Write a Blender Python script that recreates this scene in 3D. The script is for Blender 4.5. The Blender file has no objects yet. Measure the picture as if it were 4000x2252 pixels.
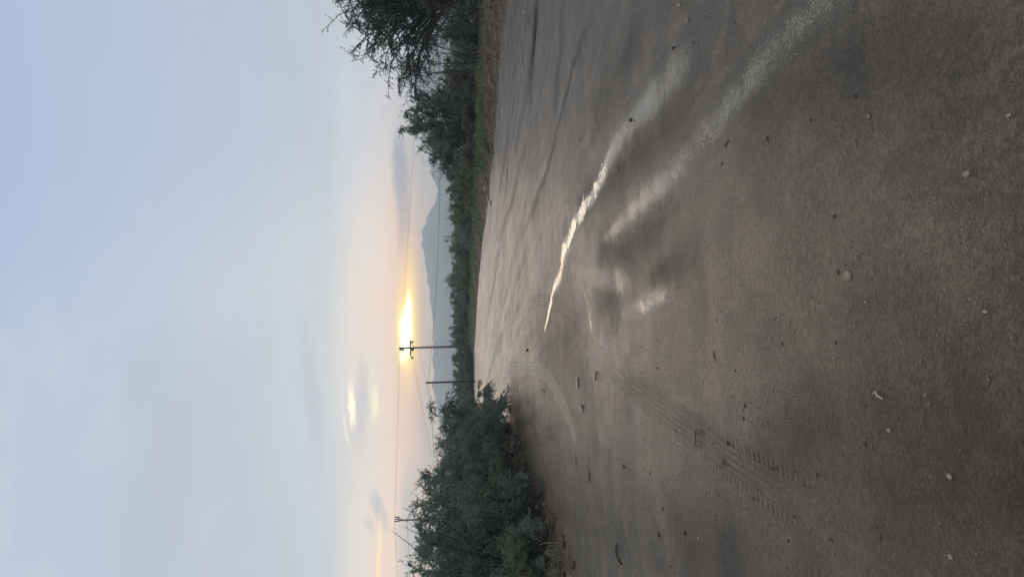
import bpy, math, random
import numpy as np
from mathutils import Matrix, Vector

R = math.radians
scene = bpy.context.scene
COL = scene.collection

# ------------------------------------------------------------------ camera
# the phone was held on its side: world-up points to the left of the frame
FPX, CX, CY = 2800.0, 2000.0, 1126.0
PITCH, ROLL, CAMH = R(4.25), R(1.4), 1.5
F_ = np.array([0, math.cos(PITCH), -math.sin(PITCH)])
U_ = np.array([0, math.sin(PITCH), math.cos(PITCH)])
R_ = np.array([1.0, 0, 0])
XC = -math.cos(ROLL) * U_ - math.sin(ROLL) * R_
YC = -math.sin(ROLL) * U_ + math.cos(ROLL) * R_
cam = bpy.data.cameras.new('camera')
cam.sensor_fit = 'HORIZONTAL'
cam.sensor_width = 36.0
cam.lens = 36.0 * FPX / 4000.0
cam.clip_start, cam.clip_end = 0.05, 20000
camo = bpy.data.objects.new('camera', cam)
COL.objects.link(camo)
m = Matrix.Identity(4)
for i in range(3):
    m[i][0], m[i][1], m[i][2] = XC[i], YC[i], -F_[i]
m[2][3] = CAMH
camo.matrix_world = m
scene.camera = camo


def pdir(px, py):
    return F_ + (px - CX) / FPX * XC - (py - CY) / FPX * YC


def ground_at(px, py, z=0.0):
    d = pdir(px, py)
    k = (z - CAMH) / d[2]
    return np.array([d[0] * k, d[1] * k])


def at(px, py, Y):
    d = pdir(px, py)
    k = Y / d[1]
    return np.array([d[0] * k, Y, CAMH + d[2] * k])


def azel(px, py):
    d = pdir(px, py)
    return math.degrees(math.atan2(d[0], d[1])), math.degrees(math.atan2(d[2], math.hypot(d[0], d[1])))


def lin(r, g, b, k=1.0):
    f = lambda c: (c / 255 / 12.92 if c / 255 <= .04045 else ((c / 255 + .055) / 1.055) ** 2.4) * k
    return (f(r), f(g), f(b), 1.0)


# ------------------------------------------------------------------ view
scene.render.engine = 'CYCLES'
scene.view_settings.view_transform = 'Standard'
scene.view_settings.look = 'None'
scene.view_settings.exposure = 0.0
scene.view_settings.gamma = 1.0
scene.view_settings.use_curve_mapping = False
scene.cycles.use_denoising = True
scene.cycles.max_bounces = 8
scene.cycles.diffuse_bounces = 4
scene.cycles.glossy_bounces = 3
scene.cycles.transmission_bounces = 2
scene.cycles.volume_bounces = 1
scene.cycles.sample_clamp_indirect = 6.0

# ------------------------------------------------------------------ sun
SUN_AZ, SUN_EL = azel(1592, 1300)
sun = bpy.data.lights.new('sun', 'SUN')
sun.energy = 0.9
sun.angle = R(28)
sun.color = (1.0, 0.77, 0.54)
suno = bpy.data.objects.new('sun', sun)
COL.objects.link(suno)
sd = Vector((math.sin(R(SUN_AZ)) * math.cos(R(SUN_EL)), math.cos(R(SUN_AZ)) * math.cos(R(SUN_EL)), math.sin(R(SUN_EL))))
suno.rotation_euler = sd.to_track_quat('Z', 'Y').to_euler()
suno.location = (0, 0, 30)


# ------------------------------------------------------------------ node helper
class NT:
    def __init__(s, tree):
        s.t = tree
        tree.nodes.clear()

    def n(s, typ, **kw):
        nd = s.t.nodes.new(typ)
        for k, v in kw.items():
            setattr(nd, k, v)
        return nd

    def put(s, sock, v):
        if isinstance(v, bpy.types.NodeSocket):
            s.t.links.new(v, sock)
        elif v is not None:
            if hasattr(sock.default_value, '__len__') and not hasattr(v, '__len__'):
                v = (v, v, v, 1.0)[:len(sock.default_value)]
            sock.default_value = v

    def m(s, op, a, b=None, c=None, clamp=False):
        nd = s.n('ShaderNodeMath', operation=op, use_clamp=clamp)
        for i, v in enumerate((a, b, c)):
            if v is not None:
                s.put(nd.inputs[i], v)
        return nd.outputs[0]

    def mr(s, v, a, b, c=0.0, d=1.0, smooth=True):
        nd = s.n('ShaderNodeMapRange', interpolation_type='SMOOTHSTEP' if smooth else 'LINEAR')
        for i, x in enumerate((v, a, b, c, d)):
            s.put(nd.inputs[i], x)
        return nd.outputs[0]

    def mix(s, f, a, b, mode='MIX'):
        nd = s.n('ShaderNodeMix', data_type='RGBA', blend_type=mode)
        s.put(nd.inputs[0], f)
        s.put(nd.inputs[6], a)
        s.put(nd.inputs[7], b)
        return nd.outputs[2]

    def noise(s, vec, scale, detail=3.0, rough=0.55, dist=0.0, dim='3D'):
        nd = s.n('ShaderNodeTexNoise', noise_dimensions=dim)
        if vec is not None:
            s.put(nd.inputs['Vector'], vec)
        nd.inputs['Scale'].default_value = scale
        nd.inputs['Detail'].default_value = detail
        nd.inputs['Roughness'].default_value = rough
        nd.inputs['Distortion'].default_value = dist
        return nd.outputs[0]

    def ramp(s, f, stops, interp='LINEAR'):
        nd = s.n('ShaderNodeValToRGB')
        cr = nd.color_ramp
        cr.interpolation = interp
        while len(cr.elements) < len(stops):
            cr.elements.new(0.5)
        for e, (p, c) in zip(cr.elements, stops):
            e.position = p
            e.color = c if len(c) == 4 else (*c, 1)
        s.put(nd.inputs[0], f)
        return nd.outputs[0]

    def attr(s, name):
        return s.n('ShaderNodeAttribute', attribute_name=name).outputs['Fac']

    def xyz(s, x, y, z):
        nd = s.n('ShaderNodeCombineXYZ')
        for i, v in enumerate((x, y, z)):
            s.put(nd.inputs[i], v)
        return nd.outputs[0]


# ------------------------------------------------------------------ world: thin overcast at sundown
world = bpy.data.worlds.new('World')
scene.world = world
world.use_nodes = True
W = NT(world.node_tree)
tc = W.n('ShaderNodeTexCoord').outputs['Generated']
sp = W.n('ShaderNodeSeparateXYZ')
W.put(sp.inputs[0], tc)
dx, dy, dz = sp.outputs
el = W.m('MULTIPLY', W.m('ARCSINE', dz), 180 / math.pi)
az = W.m('MULTIPLY', W.m('ARCTAN2', dx, dy), 180 / math.pi)
cs = W.xyz(W.m('MULTIPLY', az, 0.035), W.m('MULTIPLY', el, 0.11), 0.0)
nz1 = W.n('ShaderNodeTexNoise')
W.put(nz1.inputs['Vector'], cs)
nz1.inputs['Scale'].default_value = 3.0
nz1.inputs['Detail'].default_value = 5.0
nsp = W.n('ShaderNodeSeparateColor')
W.put(nsp.inputs[0], nz1.outputs['Color'])
na = W.m('SUBTRACT', nsp.outputs[0], 0.5)
ne = W.m('SUBTRACT', nsp.outputs[1], 0.5)
fine = W.noise(W.xyz(W.m('MULTIPLY', az, 0.35), W.m('MULTIPLY', el, 1.1), 2.0), 4.2, 6.0, 0.64)
fine = W.m('SUBTRACT', fine, 0.5)
big = W.noise(W.xyz(W.m('MULTIPLY', az, 0.05), W.m('MULTIPLY', el, 0.10), 7.0), 1.3, 5.0, 0.55, 0.4)

e01 = W.m('DIVIDE', W.m('ADD', W.m('MULTIPLY', na, 1.2), el), 90.0, clamp=True)
cool = W.ramp(e01, [(0.0, lin(197, 202, 212)), (0.055, lin(201, 205, 213)), (0.11, lin(196, 205, 216)), (0.18, lin(188, 202, 218)),
                    (0.27, lin(182, 198, 217)), (0.36, lin(174, 192, 217)), (0.44, lin(132, 140, 154)), (0.60, lin(148, 148, 150)), (0.74, (1.65, 1.36, 1.00, 1)), (1.0, (2.35, 1.92, 1.40, 1))])
warm = W.ramp(e01, [(0.0, lin(228, 210, 200)), (0.03, lin(232, 214, 200)), (0.06, lin(224, 217, 210)), (0.10, lin(214, 215, 216)),
                    (0.16, lin(203, 212, 221)), (0.25, lin(190, 204, 219)), (0.36, lin(179, 196, 217)), (0.44, lin(132, 140, 154)), (0.60, lin(148, 148, 150)), (0.74, (1.65, 1.36, 1.00, 1)), (1.0, (2.35, 1.92, 1.40, 1))])
daz = W.m('SUBTRACT', az, SUN_AZ - 4.0)
wf = W.m('MULTIPLY', W.mr(daz, -60.0, -20.0), W.mr(daz, 20.0, 7.0))
sky = W.mix(wf, cool, warm)
lift = W.ramp(e01, [(0.0, (2.3, 2.15, 2.0, 1)), (0.055, (1.85, 1.74, 1.66, 1)), (0.11, (1.04, 1.08, 1.12, 1)), (0.18, (0.94, 0.97, 1.01, 1)), (0.27, (0.92, 0.94, 0.99, 1)), (0.36, (0.88, 0.92, 0.99, 1)), (0.6, (1, 1, 1, 1))])
sky = W.mix(1.0, sky, lift, 'MULTIPLY')
lowwarm = W.m('MULTIPLY', W.mr(el, 11.0, 3.0), W.mr(daz, 22.0, 4.0))
sky = W.mix(1.0, sky, W.mix(lowwarm, (1, 1, 1, 1), (1.45, 1.10, 0.82, 1)), 'MULTIPLY')
# away from the sunset the overcast is a duller blue grey
back = W.mr(W.m('ABSOLUTE', az), 40.0, 120.0)
sky = W.mix(W.m('MULTIPLY', W.m('MULTIPLY', back, 0.8), W.mr(el, 50.0, 30.0)), sky, lin(176, 178, 182))
# broad soft cloud banks
leftside = W.mr(az, 6.0, -10.0)
bank_f = W.m('MULTIPLY', W.m('MULTIPLY', W.mr(big, 0.46, 0.66), leftside), W.m('MULTIPLY', W.mr(el, 8.0, 14.0), 0.75))
sky = W.mix(bank_f, sky, lin(206, 214, 223))
band_f = W.m('MULTIPLY', W.m('MULTIPLY', W.mr(big, 0.52, 0.34), W.mr(el, 34.0, 12.0)), 0.26)
sky = W.mix(band_f, sky, lin(176, 188, 206))


def blob(px, py, wa, we, p=1.0, jit=1.0, tilt=0.0, fz=0.5):
    """Soft patch of cloud centred where (px, py) looks; half widths in degrees."""
    a0, e0 = azel(px, py)
    da = W.m('ADD', W.m('SUBTRACT', az, a0), W.m('MULTIPLY', na, 6.0 * jit))
    de = W.m('ADD', W.m('SUBTRACT', el, e0), W.m('ADD', W.m('MULTIPLY', ne, 1.6 * jit), W.m('MULTIPLY', fine, fz)))
    if tilt:
        de = W.m('ADD', de, W.m('MULTIPLY', da, tilt))
    r2 = W.m('ADD', W.m('POWER', W.m('DIVIDE', da, wa), 2.0), W.m('POWER', W.m('DIVIDE', de, we), 2.0))
    return W.m('EXPONENT', W.m('MULTIPLY', W.m('POWER', r2, p), -1.0))


def lay(f, amt, col):
    global sky
    sky = W.mix(W.m('MULTIPLY', f, amt), sky, col)


sky = W.mix(W.m('MULTIPLY', W.m('MULTIPLY', leftside, W.mr(el, 9.0, 16.0)), 0.5), sky, lin(190, 201, 213))
# large dim patches high on the left
lay(blob(650, 1850, 9, 2.6, 1.5, 1.2, 0.10), 0.62, lin(178, 189, 203))
lay(blob(560, 1480, 4, 1.2, 1.5, 1.2, 0.25), 0.5, lin(176, 190, 206))
lay(blob(900, 1800, 8, 2.0, 1.5, 1.2), 0.4, lin(180, 190, 205))
lay(blob(1210, 1520, 6, 0.7, 1.5, 1.0, -0.08), 0.6, lin(186, 197, 210))
# warm veil round the hidden sun
lay(blob(1605, 1190, 13, 2.6, 0.8, 0.1, 0, 0.1), 0.6, (1.30, 0.86, 0.60, 1))
lay(blob(1480, 1480, 9, 3.5, 1.0, 0.3), 0.35, lin(232, 222, 208, 1.2))
# low blue cloud bar on the right and a second one on the left
lay(blob(1566, 690, 3.4, 0.62, 2.0, 0.25, 0, 0.5), 0.95, lin(126, 160, 198))
lay(blob(1578, 870, 2.8, 0.50, 2.0, 0.25, 0.05, 0.4), 0.9, lin(140, 166, 198))
lay(blob(1584, 1020, 1.2, 0.28, 2.0, 0.2, 0, 0.3), 0.75, lin(180, 190, 205, 1.15))
lay(blob(1600, 2060, 4.5, 0.8, 2.0, 0.3, 0, 0.6), 0.62, lin(196, 203, 210, 1.2))
lay(blob(1478, 1990, 1.5, 0.45, 1.5, 0.4, -0.3, 0.9), 0.70, lin(186, 194, 206, 1.15))
lay(blob(1445, 2060, 0.9, 0.3, 1.5, 0.4, -0.3, 0.9), 0.45, lin(190, 198, 208, 1.15))
lay(blob(1410, 1560, 3.4, 0.55, 2.0, 0.5, 0.06, 0.7), 0.65, lin(201, 206, 212, 1.08))
lay(blob(1372, 1650, 2.4, 0.35, 2.0, 0.4, 0.05, 0.7), 0.5, lin(200, 206, 213, 1.05))
# bright rents
lay(blob(1372, 1585, 1.6, 0.26, 1.6, 0.25, -0.06, 0.9), 1.0, lin(255, 240, 205, 1.7))
lay(blob(1352, 1680, 1.5, 0.16, 1.6, 0.25, -0.20, 0.8), 0.8, lin(244, 236, 220, 1.3))
lay(blob(1464, 1570, 1.2, 0.30, 1.8, 0.25, 0.02, 0.95), 0.95, lin(250, 231, 195, 1.7))
lay(blob(1450, 1480, 1.6, 0.22, 1.8, 0.25, 0.05, 0.95), 0.55, lin(240, 228, 208, 1.35))
lay(blob(1568, 1560, 0.7, 0.07, 1.6, 0.05, 0, 0.1), 0.8, lin(255, 226, 180, 1.6))
lay(blob(1478, 2200, 3.0, 0.13, 1.4, 0.06, 0.03, 0.22), 1.0, lin(255, 218, 155, 1.9))
lay(blob(1486, 2200, 2.6, 0.09, 1.4, 0.06, 0.02, 0.22), 0.9, lin(255, 214, 150, 1.8))
lay(blob(1510, 2200, 2.6, 0.12, 1.4, 0.06, 0.02, 0.22), 0.5, lin(250, 214, 170, 1.6))
# the glow where the sun sits behind the cloud
lay(blob(1608, 1210, 7.5, 1.10, 0.8, 0.12, 0, 0.25), 0.85, (2.6, 1.05, 0.34, 1))
lay(blob(1560, 1420, 2.4, 0.55, 1.0, 0.12, 0, 0.35), 0.55, (1.7, 1.05, 0.50, 1))
lay(blob(1602, 1225, 4.2, 0.62, 1.1, 0.08, 0.02, 0.38), 0.95, (3.6, 2.35, 0.16, 1))
lay(blob(1590, 1300, 2.5, 0.68, 1.3, 0.08, 0, 0.38), 0.95, (4.2, 3.1, 0.32, 1))
lay(blob(1586, 1300, 1.75, 0.44, 1.7, 0.10, 0.03, 0.45), 1.0, (6.0, 5.6, 4.6, 1))
lay(blob(1597, 1222, 1.5, 0.20, 1.5, 0.08, 0.03, 0.30), 1.0, (6.0, 5.4, 4.0, 1))
lay(blob(1572, 1392, 0.55, 0.20, 1.5, 0.05, 0, 0.30), 1.0, (4.5, 3.8, 2.0, 1))
# below the horizon: distant plain, never seen directly
sky = W.mix(W.mr(el, -0.5, -4.0), sky, lin(105, 103, 102))

nish = W.n('ShaderNodeTexSky', sky_type='NISHITA')
nish.sun_disc = False
nish.sun_elevation = R(SUN_EL)
nish.sun_rotation = R(SUN_AZ)
nish.air_density, nish.dust_density = 1.0, 3.0
bg1 = W.n('ShaderNodeBackground')
W.put(bg1.inputs[0], nish.outputs[0])
bg1.inputs[1].default_value = 0.06
bg2 = W.n('ShaderNodeBackground')
W.put(bg2.inputs[0], sky)
bg2.inputs[1].default_value = 1.12
ms = W.n('ShaderNodeMixShader')
ms.inputs[0].default_value = 0.96          # cloud cover over the clear sky
W.put(ms.inputs[1], bg1.outputs[0])
W.put(ms.inputs[2], bg2.outputs[0])
W.put(W.n('ShaderNodeOutputWorld').inputs[0], ms.outputs[0])
world.cycles.sampling_method = 'MANUAL'
world.cycles.sample_map_resolution = 1024


# ------------------------------------------------------------------ materials
def material(name):
    mt = bpy.data.materials.new(name)
    mt.use_nodes = True
    return mt, NT(mt.node_tree)


def finish(T, shader, vol=None, disp=None):
    o = T.n('ShaderNodeOutputMaterial')
    if shader is not None:
        T.put(o.inputs[0], shader)
    if vol is not None:
        T.put(o.inputs[1], vol)


def simple(name, c1, c2, scale, rough=0.8, bump=0.0, bscale=None, stretch=(1, 1, 1), spec=0.3):
    mt, T = material(name)
    tcn = T.n('ShaderNodeTexCoord').outputs['Object']
    mp = T.n('ShaderNodeMapping')
    T.put(mp.inputs[0], tcn)
    mp.inputs['Scale'].default_value = stretch
    n1 = T.noise(mp.outputs[0], scale, 5.0, 0.6)
    p = T.n('ShaderNodeBsdfPrincipled')
    T.put(p.inputs['Base Color'], T.ramp(n1, [(0.3, c1), (0.7, c2)]))
    p.inputs['Roughness'].default_value = rough
    p.inputs['Specular IOR Level'].default_value = spec
    if bump:
        b = T.n('ShaderNodeBump')
        b.inputs['Strength'].default_value = bump
        b.inputs['Distance'].default_value = 0.02
        T.put(b.inputs['Height'], T.noise(mp.outputs[0], bscale or scale * 3, 4.0))
        T.put(p.inputs['Normal'], b.outputs[0])
    finish(T, p.outputs[0])
    return mt


def leafmat(name, ca, cb, trans=0.3, rough=0.6):
    mt, T = material(name)
    g = T.n('ShaderNodeNewGeometry')
    ob = T.n('ShaderNodeTexCoord').outputs['Object']
    clump = T.noise(ob, 1.7, 2.0)
    f = T.m('ADD', T.m('MULTIPLY', g.outputs['Random Per Island'], 0.6), T.m('MULTIPLY', T.mr(clump, 0.35, 0.65), 0.4))
    colr = T.mix(f, ca, cb)
    p = T.n('ShaderNodeBsdfPrincipled')
    T.put(p.inputs['Base Color'], colr)
    p.inputs['Roughness'].default_value = rough
    p.inputs['Specular IOR Level'].default_value = 0.25
    tr = T.n('ShaderNodeBsdfTranslucent')
    T.put(tr.inputs[0], colr)
    mx = T.n('ShaderNodeMixShader')
    mx.inputs[0].default_value = trans
    T.put(mx.inputs[1], p.outputs[0])
    T.put(mx.inputs[2], tr.outputs[0])
    finish(T, mx.outputs[0])
    return mt


M = {}
M['leaf_grey'] = leafmat('mesquite_leaf', (0.140, 0.200, 0.170, 1), (0.265, 0.345, 0.290, 1), 0.4)
M['leaf_pale'] = leafmat('pale_weed_leaf', (0.180, 0.215, 0.165, 1), (0.280, 0.315, 0.240, 1), 0.4)
M['leaf_green'] = leafmat('creosote_leaf', (0.140, 0.190, 0.135, 1), (0.245, 0.300, 0.215, 1), 0.4)
M['leaf_dusty'] = leafmat('dusty_leaf', (0.165, 0.190, 0.150, 1), (0.270, 0.290, 0.230, 1), 0.4)
M['leaf_dark'] = leafmat('acacia_leaf', (0.075, 0.105, 0.095, 1), (0.140, 0.175, 0.150, 1), 0.3)
M['grass'] = leafmat('grass_blade', (0.105, 0.160, 0.085, 1), (0.200, 0.270, 0.155, 1), 0.4)
M['dry'] = leafmat('dry_grass_blade', (0.13, 0.13, 0.09, 1), (0.24, 0.23, 0.17, 1), 0.3)
M['bark'] = simple('bark', (0.045, 0.040, 0.040, 1), (0.095, 0.085, 0.080, 1), 6.0, 0.9, 0.5)
M['twig'] = simple('bare_twig', (0.060, 0.055, 0.060, 1), (0.110, 0.100, 0.104, 1), 3.0, 0.85)
M['deadwood'] = simple('bleached_wood', (0.42, 0.40, 0.37, 1), (0.62, 0.60, 0.56, 1), 8.0, 0.8, 0.4, 40, (1, 1, 1))
M['brownwood'] = simple('brown_wood', (0.045, 0.038, 0.030, 1), (0.10, 0.085, 0.068, 1), 12.0, 0.85, 0.5)
M['stone_white'] = simple('white_stone', (0.25, 0.25, 0.235, 1), (0.46, 0.45, 0.42, 1), 14.0, 0.75, 0.5, 60)
M['stone_grey'] = simple('grey_stone', (0.20, 0.19, 0.18, 1), (0.34, 0.33, 0.31, 1), 20.0, 0.8, 0.5, 60)
M['stone_olive'] = simple('olive_stone', (0.19, 0.185, 0.13, 1), (0.30, 0.29, 0.22, 1), 24.0, 0.85, 0.5, 80)
M['clod'] = simple('dark_clod', (0.050, 0.042, 0.036, 1), (0.12, 0.102, 0.086, 1), 25.0, 0.95, 0.8, 70)
M['rag'] = simple('grey_rag', (0.16, 0.18, 0.21, 1), (0.27, 0.29, 0.33, 1), 14.0, 0.8, 0.5)
M['concrete'] = simple('pole_concrete', (0.16, 0.17, 0.19, 1), (0.25, 0.26, 0.28, 1), 2.5, 0.85, 0.3, 30)
M['polewood'] = simple('pole_wood', (0.025, 0.022, 0.022, 1), (0.055, 0.048, 0.046, 1), 3.0, 0.9, 0.4, 20, (4, 4, 0.4))
M['steel'] = simple('dark_steel', (0.05, 0.045, 0.042, 1), (0.09, 0.08, 0.075, 1), 5.0, 0.6)
M['ceramic'] = simple('brown_ceramic', (0.06, 0.035, 0.028, 1), (0.09, 0.05, 0.04, 1), 8.0, 0.35, spec=0.5)
M['wire'] = simple('wire_metal', (0.09, 0.085, 0.085, 1), (0.13, 0.12, 0.12, 1), 1.0, 0.5)
M['cable'] = simple('black_cable', (0.012, 0.012, 0.013, 1), (0.02, 0.02, 0.02, 1), 1.0, 0.6)
M['mountain'] = simple('mountain_rock', (0.10, 0.105, 0.10, 1), (0.20, 0.19, 0.175, 1), 0.012, 0.95, 0.0)


# ------------------------------------------------------------------ mesh helpers
def mk(name, verts, polys, mat, parent=None, smooth=False, attrs=None):
    """polys: list of int arrays (N,k)."""
    me = bpy.data.meshes.new(name)
    verts = np.asarray(verts, dtype=np.float32)
    polys = [np.asarray(p, dtype=np.int32) for p in polys if len(p)]
    loops = np.concatenate([p.ravel() for p in polys])
    totals = np.concatenate([np.full(len(p), p.shape[1], np.int32) for p in polys])
    starts = np.concatenate([[0], np.cumsum(totals)[:-1]]).astype(np.int32)
    me.vertices.add(len(verts))
    me.vertices.foreach_set('co', verts.ravel())
    me.loops.add(len(loops))
    me.loops.foreach_set('vertex_index', loops)
    me.polygons.add(len(totals))
    me.polygons.foreach_set('loop_start', starts)
    me.polygons.foreach_set('loop_total', totals)
    if smooth:
        me.polygons.foreach_set('use_smooth', np.ones(len(totals), bool))
    for k, v in (attrs or {}).items():
        a = me.attributes.new(k, 'FLOAT', 'POINT')
        a.data.foreach_set('value', np.asarray(v, np.float32))
    me.update(calc_edges=True)
    me.validate()
    me.materials.append(mat)
    o = bpy.data.objects.new(name, me)
    COL.objects.link(o)
    if parent is not None:
        o.parent = parent
    return o


def tag(o, label=None, cat=None, group=None, kind=None):
    if label: o['label'] = label
    if cat: o['category'] = cat
    if group: o['group'] = group
    if kind: o['kind'] = kind
    return o


def empty(name, loc, label, cat, group=None, rz=0.0):
    o = bpy.data.objects.new(name, None)
    COL.objects.link(o)
    o.location = loc
    o.rotation_euler = (0, 0, rz)
    o.empty_display_size = 0.2
    return tag(o, label, cat, group)


def copy_tree(src, loc, rz, scale, label, group=None):
    c = src.copy()
    COL.objects.link(c)
    c.location = loc
    c.rotation_euler = (0, 0, rz)
    c.scale = scale
    c['label'] = label
    if group: c['group'] = group
    for ch in list(src.children):
        k = ch.copy()
        COL.objects.link(k)
        k.parent = c
    return c


class Acc:
    def __init__(s):
        s.v, s.q, s.t, s.n = [], [], [], 0

    def add(s, v, q=None, t=None):
        v = np.asarray(v, float).reshape(-1, 3)
        if q is not None and len(q): s.q.append(np.asarray(q) + s.n)
        if t is not None and len(t): s.t.append(np.asarray(t) + s.n)
        s.v.append(v)
        s.n += len(v)

    def build(s, name, mat, parent=None, smooth=False):
        polys = []
        if s.q: polys.append(np.concatenate(s.q))
        if s.t: polys.append(np.concatenate(s.t))
        return mk(name, np.concatenate(s.v), polys, mat, parent, smooth)


def tubes(P, r0, r1, sides=3):
    """P (N,n,3) curves -> tapered tubes. r0, r1 scalars or (N,)."""
    P = np.asarray(P, float)
    N, n, _ = P.shape
    T = np.gradient(P, axis=1)
    T /= np.linalg.norm(T, axis=2, keepdims=True) + 1e-9
    ref = np.where(np.abs(T[..., 2:3]) > 0.9, np.array([1.0, 0, 0]), np.array([0, 0, 1.0]))
    A = np.cross(T, ref)
    A /= np.linalg.norm(A, axis=2, keepdims=True) + 1e-9
    B = np.cross(T, A)
    r0 = np.broadcast_to(np.asarray(r0, float), (N,))
    r1 = np.broadcast_to(np.asarray(r1, float), (N,))
    t = np.linspace(0, 1, n)
    rad = r0[:, None] * (1 - t) + r1[:, None] * t
    ang = np.arange(sides) * 2 * math.pi / sides
    V = (P[:, :, None, :] + rad[:, :, None, None] * (np.cos(ang)[None, None, :, None] * A[:, :, None, :] + np.sin(ang)[None, None, :, None] * B[:, :, None, :]))
    idx = np.arange(N * n * sides).reshape(N, n, sides)
    a = idx[:, :-1, :]
    b = idx[:, 1:, :]
    q = np.stack([a, np.roll(a, -1, 2), np.roll(b, -1, 2), b], axis=-1).reshape(-1, 4)
    return V.reshape(-1, 3), q


def tube_path(pts, r0, r1=None, sides=8, cap=True):
    pts = np.asarray(pts, float)
    v, q = tubes(pts[None], r0, r0 if r1 is None else r1, sides)
    t = []
    if cap:
        n = len(v)
        v = np.vstack([v, pts[0], pts[-1]])
        for i in range(sides):
            j = (i + 1) % sides
            t.append((n, j, i))
            t.append((n + 1, n - sides + i, n - sides + j))
    return v, q, np.array(t, int).reshape(-1, 3)


def box(c, s, rot=None):
    c, s = np.asarray(c, float), np.asarray(s, float) / 2
    v = np.array([(x, y, z) for x in (-1, 1) for y in (-1, 1) for z in (-1, 1)], float) * s
    if rot is not None: v = v @ np.asarray(rot).T
    q = [(0, 1, 3, 2), (4, 6, 7, 5), (0, 4, 5, 1), (2, 3, 7, 6), (0, 2, 6, 4), (1, 5, 7, 3)]
    return v + c, q


# ------------------------------------------------------------------ ground shape
def gpts(lst, z=0.0):
    return np.array([ground_at(a, b, z) for a, b in lst])


right_edge = [(1985, 0), (1957, 200), (1930, 600), (1914, 705), (1908, 794), (1892, 900), (1884, 958), (1874, 1070), (1866, 1164), (1858, 1305), (1850, 1405), (1845, 1480), (1843, 1570)]
left_edge = [(2262, 2252), (2199, 2115), (2148, 1995), (2088, 1905), (2041, 1760), (1990, 1660)]
RE = gpts(right_edge)
LE = gpts(left_edge)
SAND = np.vstack([[9.4, -60], [9.6, 0], RE, [-34, 92], [-40, 86], [-14, 45], [-6.5, 28], LE[::-1], [-3.9, 5], [-4.5, 0], [-5, -60]])


def seg_dist(P, poly, closed=False):
    """distance, signed side distance and arc length of points to a polyline"""
    best = np.full(len(P), 1e9)
    sd_ = np.zeros(len(P))
    ss = np.zeros(len(P))
    par = np.zeros(len(P))
    pts = np.vstack([poly, poly[:1]]) if closed else poly
    acc = 0.0
    nseg = len(pts) - 1
    for i in range(nseg):
        a, b = pts[i], pts[i + 1]
        ab = b - a
        L = math.hypot(*ab)
        if L < 1e-9: continue
        t = np.clip(((P - a) @ ab) / L ** 2, 0, 1)
        q = P - (a + t[:, None] * ab)
        d = np.hypot(q[:, 0], q[:, 1])
        k = d < best
        best[k] = d[k]
        cr = (ab[0] * (P[:, 1] - a[1]) - ab[1] * (P[:, 0] - a[0])) / L
        sd_[k] = np.sign(cr[k]) * d[k]
        ss[k] = acc + t[k] * L
        par[k] = i + t[k]
        acc += L
    return best, sd_, ss, par


def inside(P, poly):
    r = np.zeros(len(P), bool)
    x, y = P[:, 0], P[:, 1]
    j = len(poly) - 1
    for i in range(len(poly)):
        xi, yi = poly[i]
        xj, yj = poly[j]
        c = ((yi > y) != (yj > y)) & (x < (xj - xi) * (y - yi) / (yj - yi + 1e-12) + xi)
        r ^= c
        j = i
    return r


def sm(t):
    t = np.clip(t, 0, 1)
    return t * t * (3 - 2 * t)


_rg = np.random.default_rng(5)
WAVES = []
for wl, amp in ((5.0, .016), (3.1, .012), (1.9, .008), (1.2, .006), (0.75, .005), (0.45, .0022), (0.27, .0013)):
    for k in range(4):
        a = _rg.uniform(0, 2 * math.pi)
        WAVES.append((math.cos(a) * 2 * math.pi / wl, math.sin(a) * 2 * math.pi / wl, _rg.uniform(0, 6.28), amp / 2))
CLODS = []
for wl, amp in ((1.1, .035), (0.55, .030), (0.28, .022), (0.14, .010)):
    for k in range(5):
        a = _rg.uniform(0, 2 * math.pi)
        CLODS.append((math.cos(a) * 2 * math.pi / wl, math.sin(a) * 2 * math.pi / wl, _rg.uniform(0, 6.28), amp / 2))


def bank_out(P):
    d, _, _, _ = seg_dist(P, SAND, True)
    return np.where(inside(P, SAND), -d, d)


def height(P, dout=None):
    P = np.atleast_2d(np.asarray(P, float))
    if dout is None: dout = bank_out(P)
    z = np.zeros(len(P))
    r = np.hypot(P[:, 0], P[:, 1])
    fade = np.clip(1 - r / 140, 0, 1)
    for kx, ky, ph, am in WAVES:
        z += am * np.sin(kx * P[:, 0] + ky * P[:, 1] + ph)
    cl = np.zeros(len(P))
    for kx, ky, ph, am in CLODS:
        cl += am * np.sin(kx * P[:, 0] + ky * P[:, 1] + ph)
    wob = 0.25 * np.sin(P[:, 1] * 2.1) + 0.18 * np.sin(P[:, 0] * 3.3 + P[:, 1] * 1.3)
    b = sm((dout + wob * 0.5) / 1.9)
    return z * fade + 0.34 * b + cl * b * fade


def gz(x, y):
    return float(height([[x, y]])[0])


# wheel marks, damp streaks (all as lines on the ground)
TA = gpts([(1935, 1352), (1965, 1300), (2005, 1240), (2050, 1196), (2095, 1172), (2150, 1168), (2205, 1202), (2262, 1270), (2310, 1345), (2380, 1428), (2465, 1527), (2607, 1624), (2740, 1718), (2870, 1806), (3010, 1900), (3160, 1985), (3300, 2060)])
TB = gpts([(1900, 1575), (1925, 1530), (1948, 1470), (1975, 1437), (2010, 1424), (2060, 1430), (2110, 1445), (2145, 1478), (2175, 1535), (2205, 1605), (2232, 1665), (2255, 1730), (2262, 1775)])
TD = gpts([(2338, -40), (2300, 80), (2262, 190), (2215, 340), (2180, 470), (2150, 600), (2120, 700), (2090, 780), (2060, 860), (2045, 930)])
TE = gpts([(2190, -40), (2150, 150), (2110, 330), (2085, 440), (2055, 580), (2020, 740), (1985, 880), (1950, 1020)])
TG = gpts([(2110, -40), (2092, 120), (2070, 300), (2040, 480), (2010, 620)])
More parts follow.
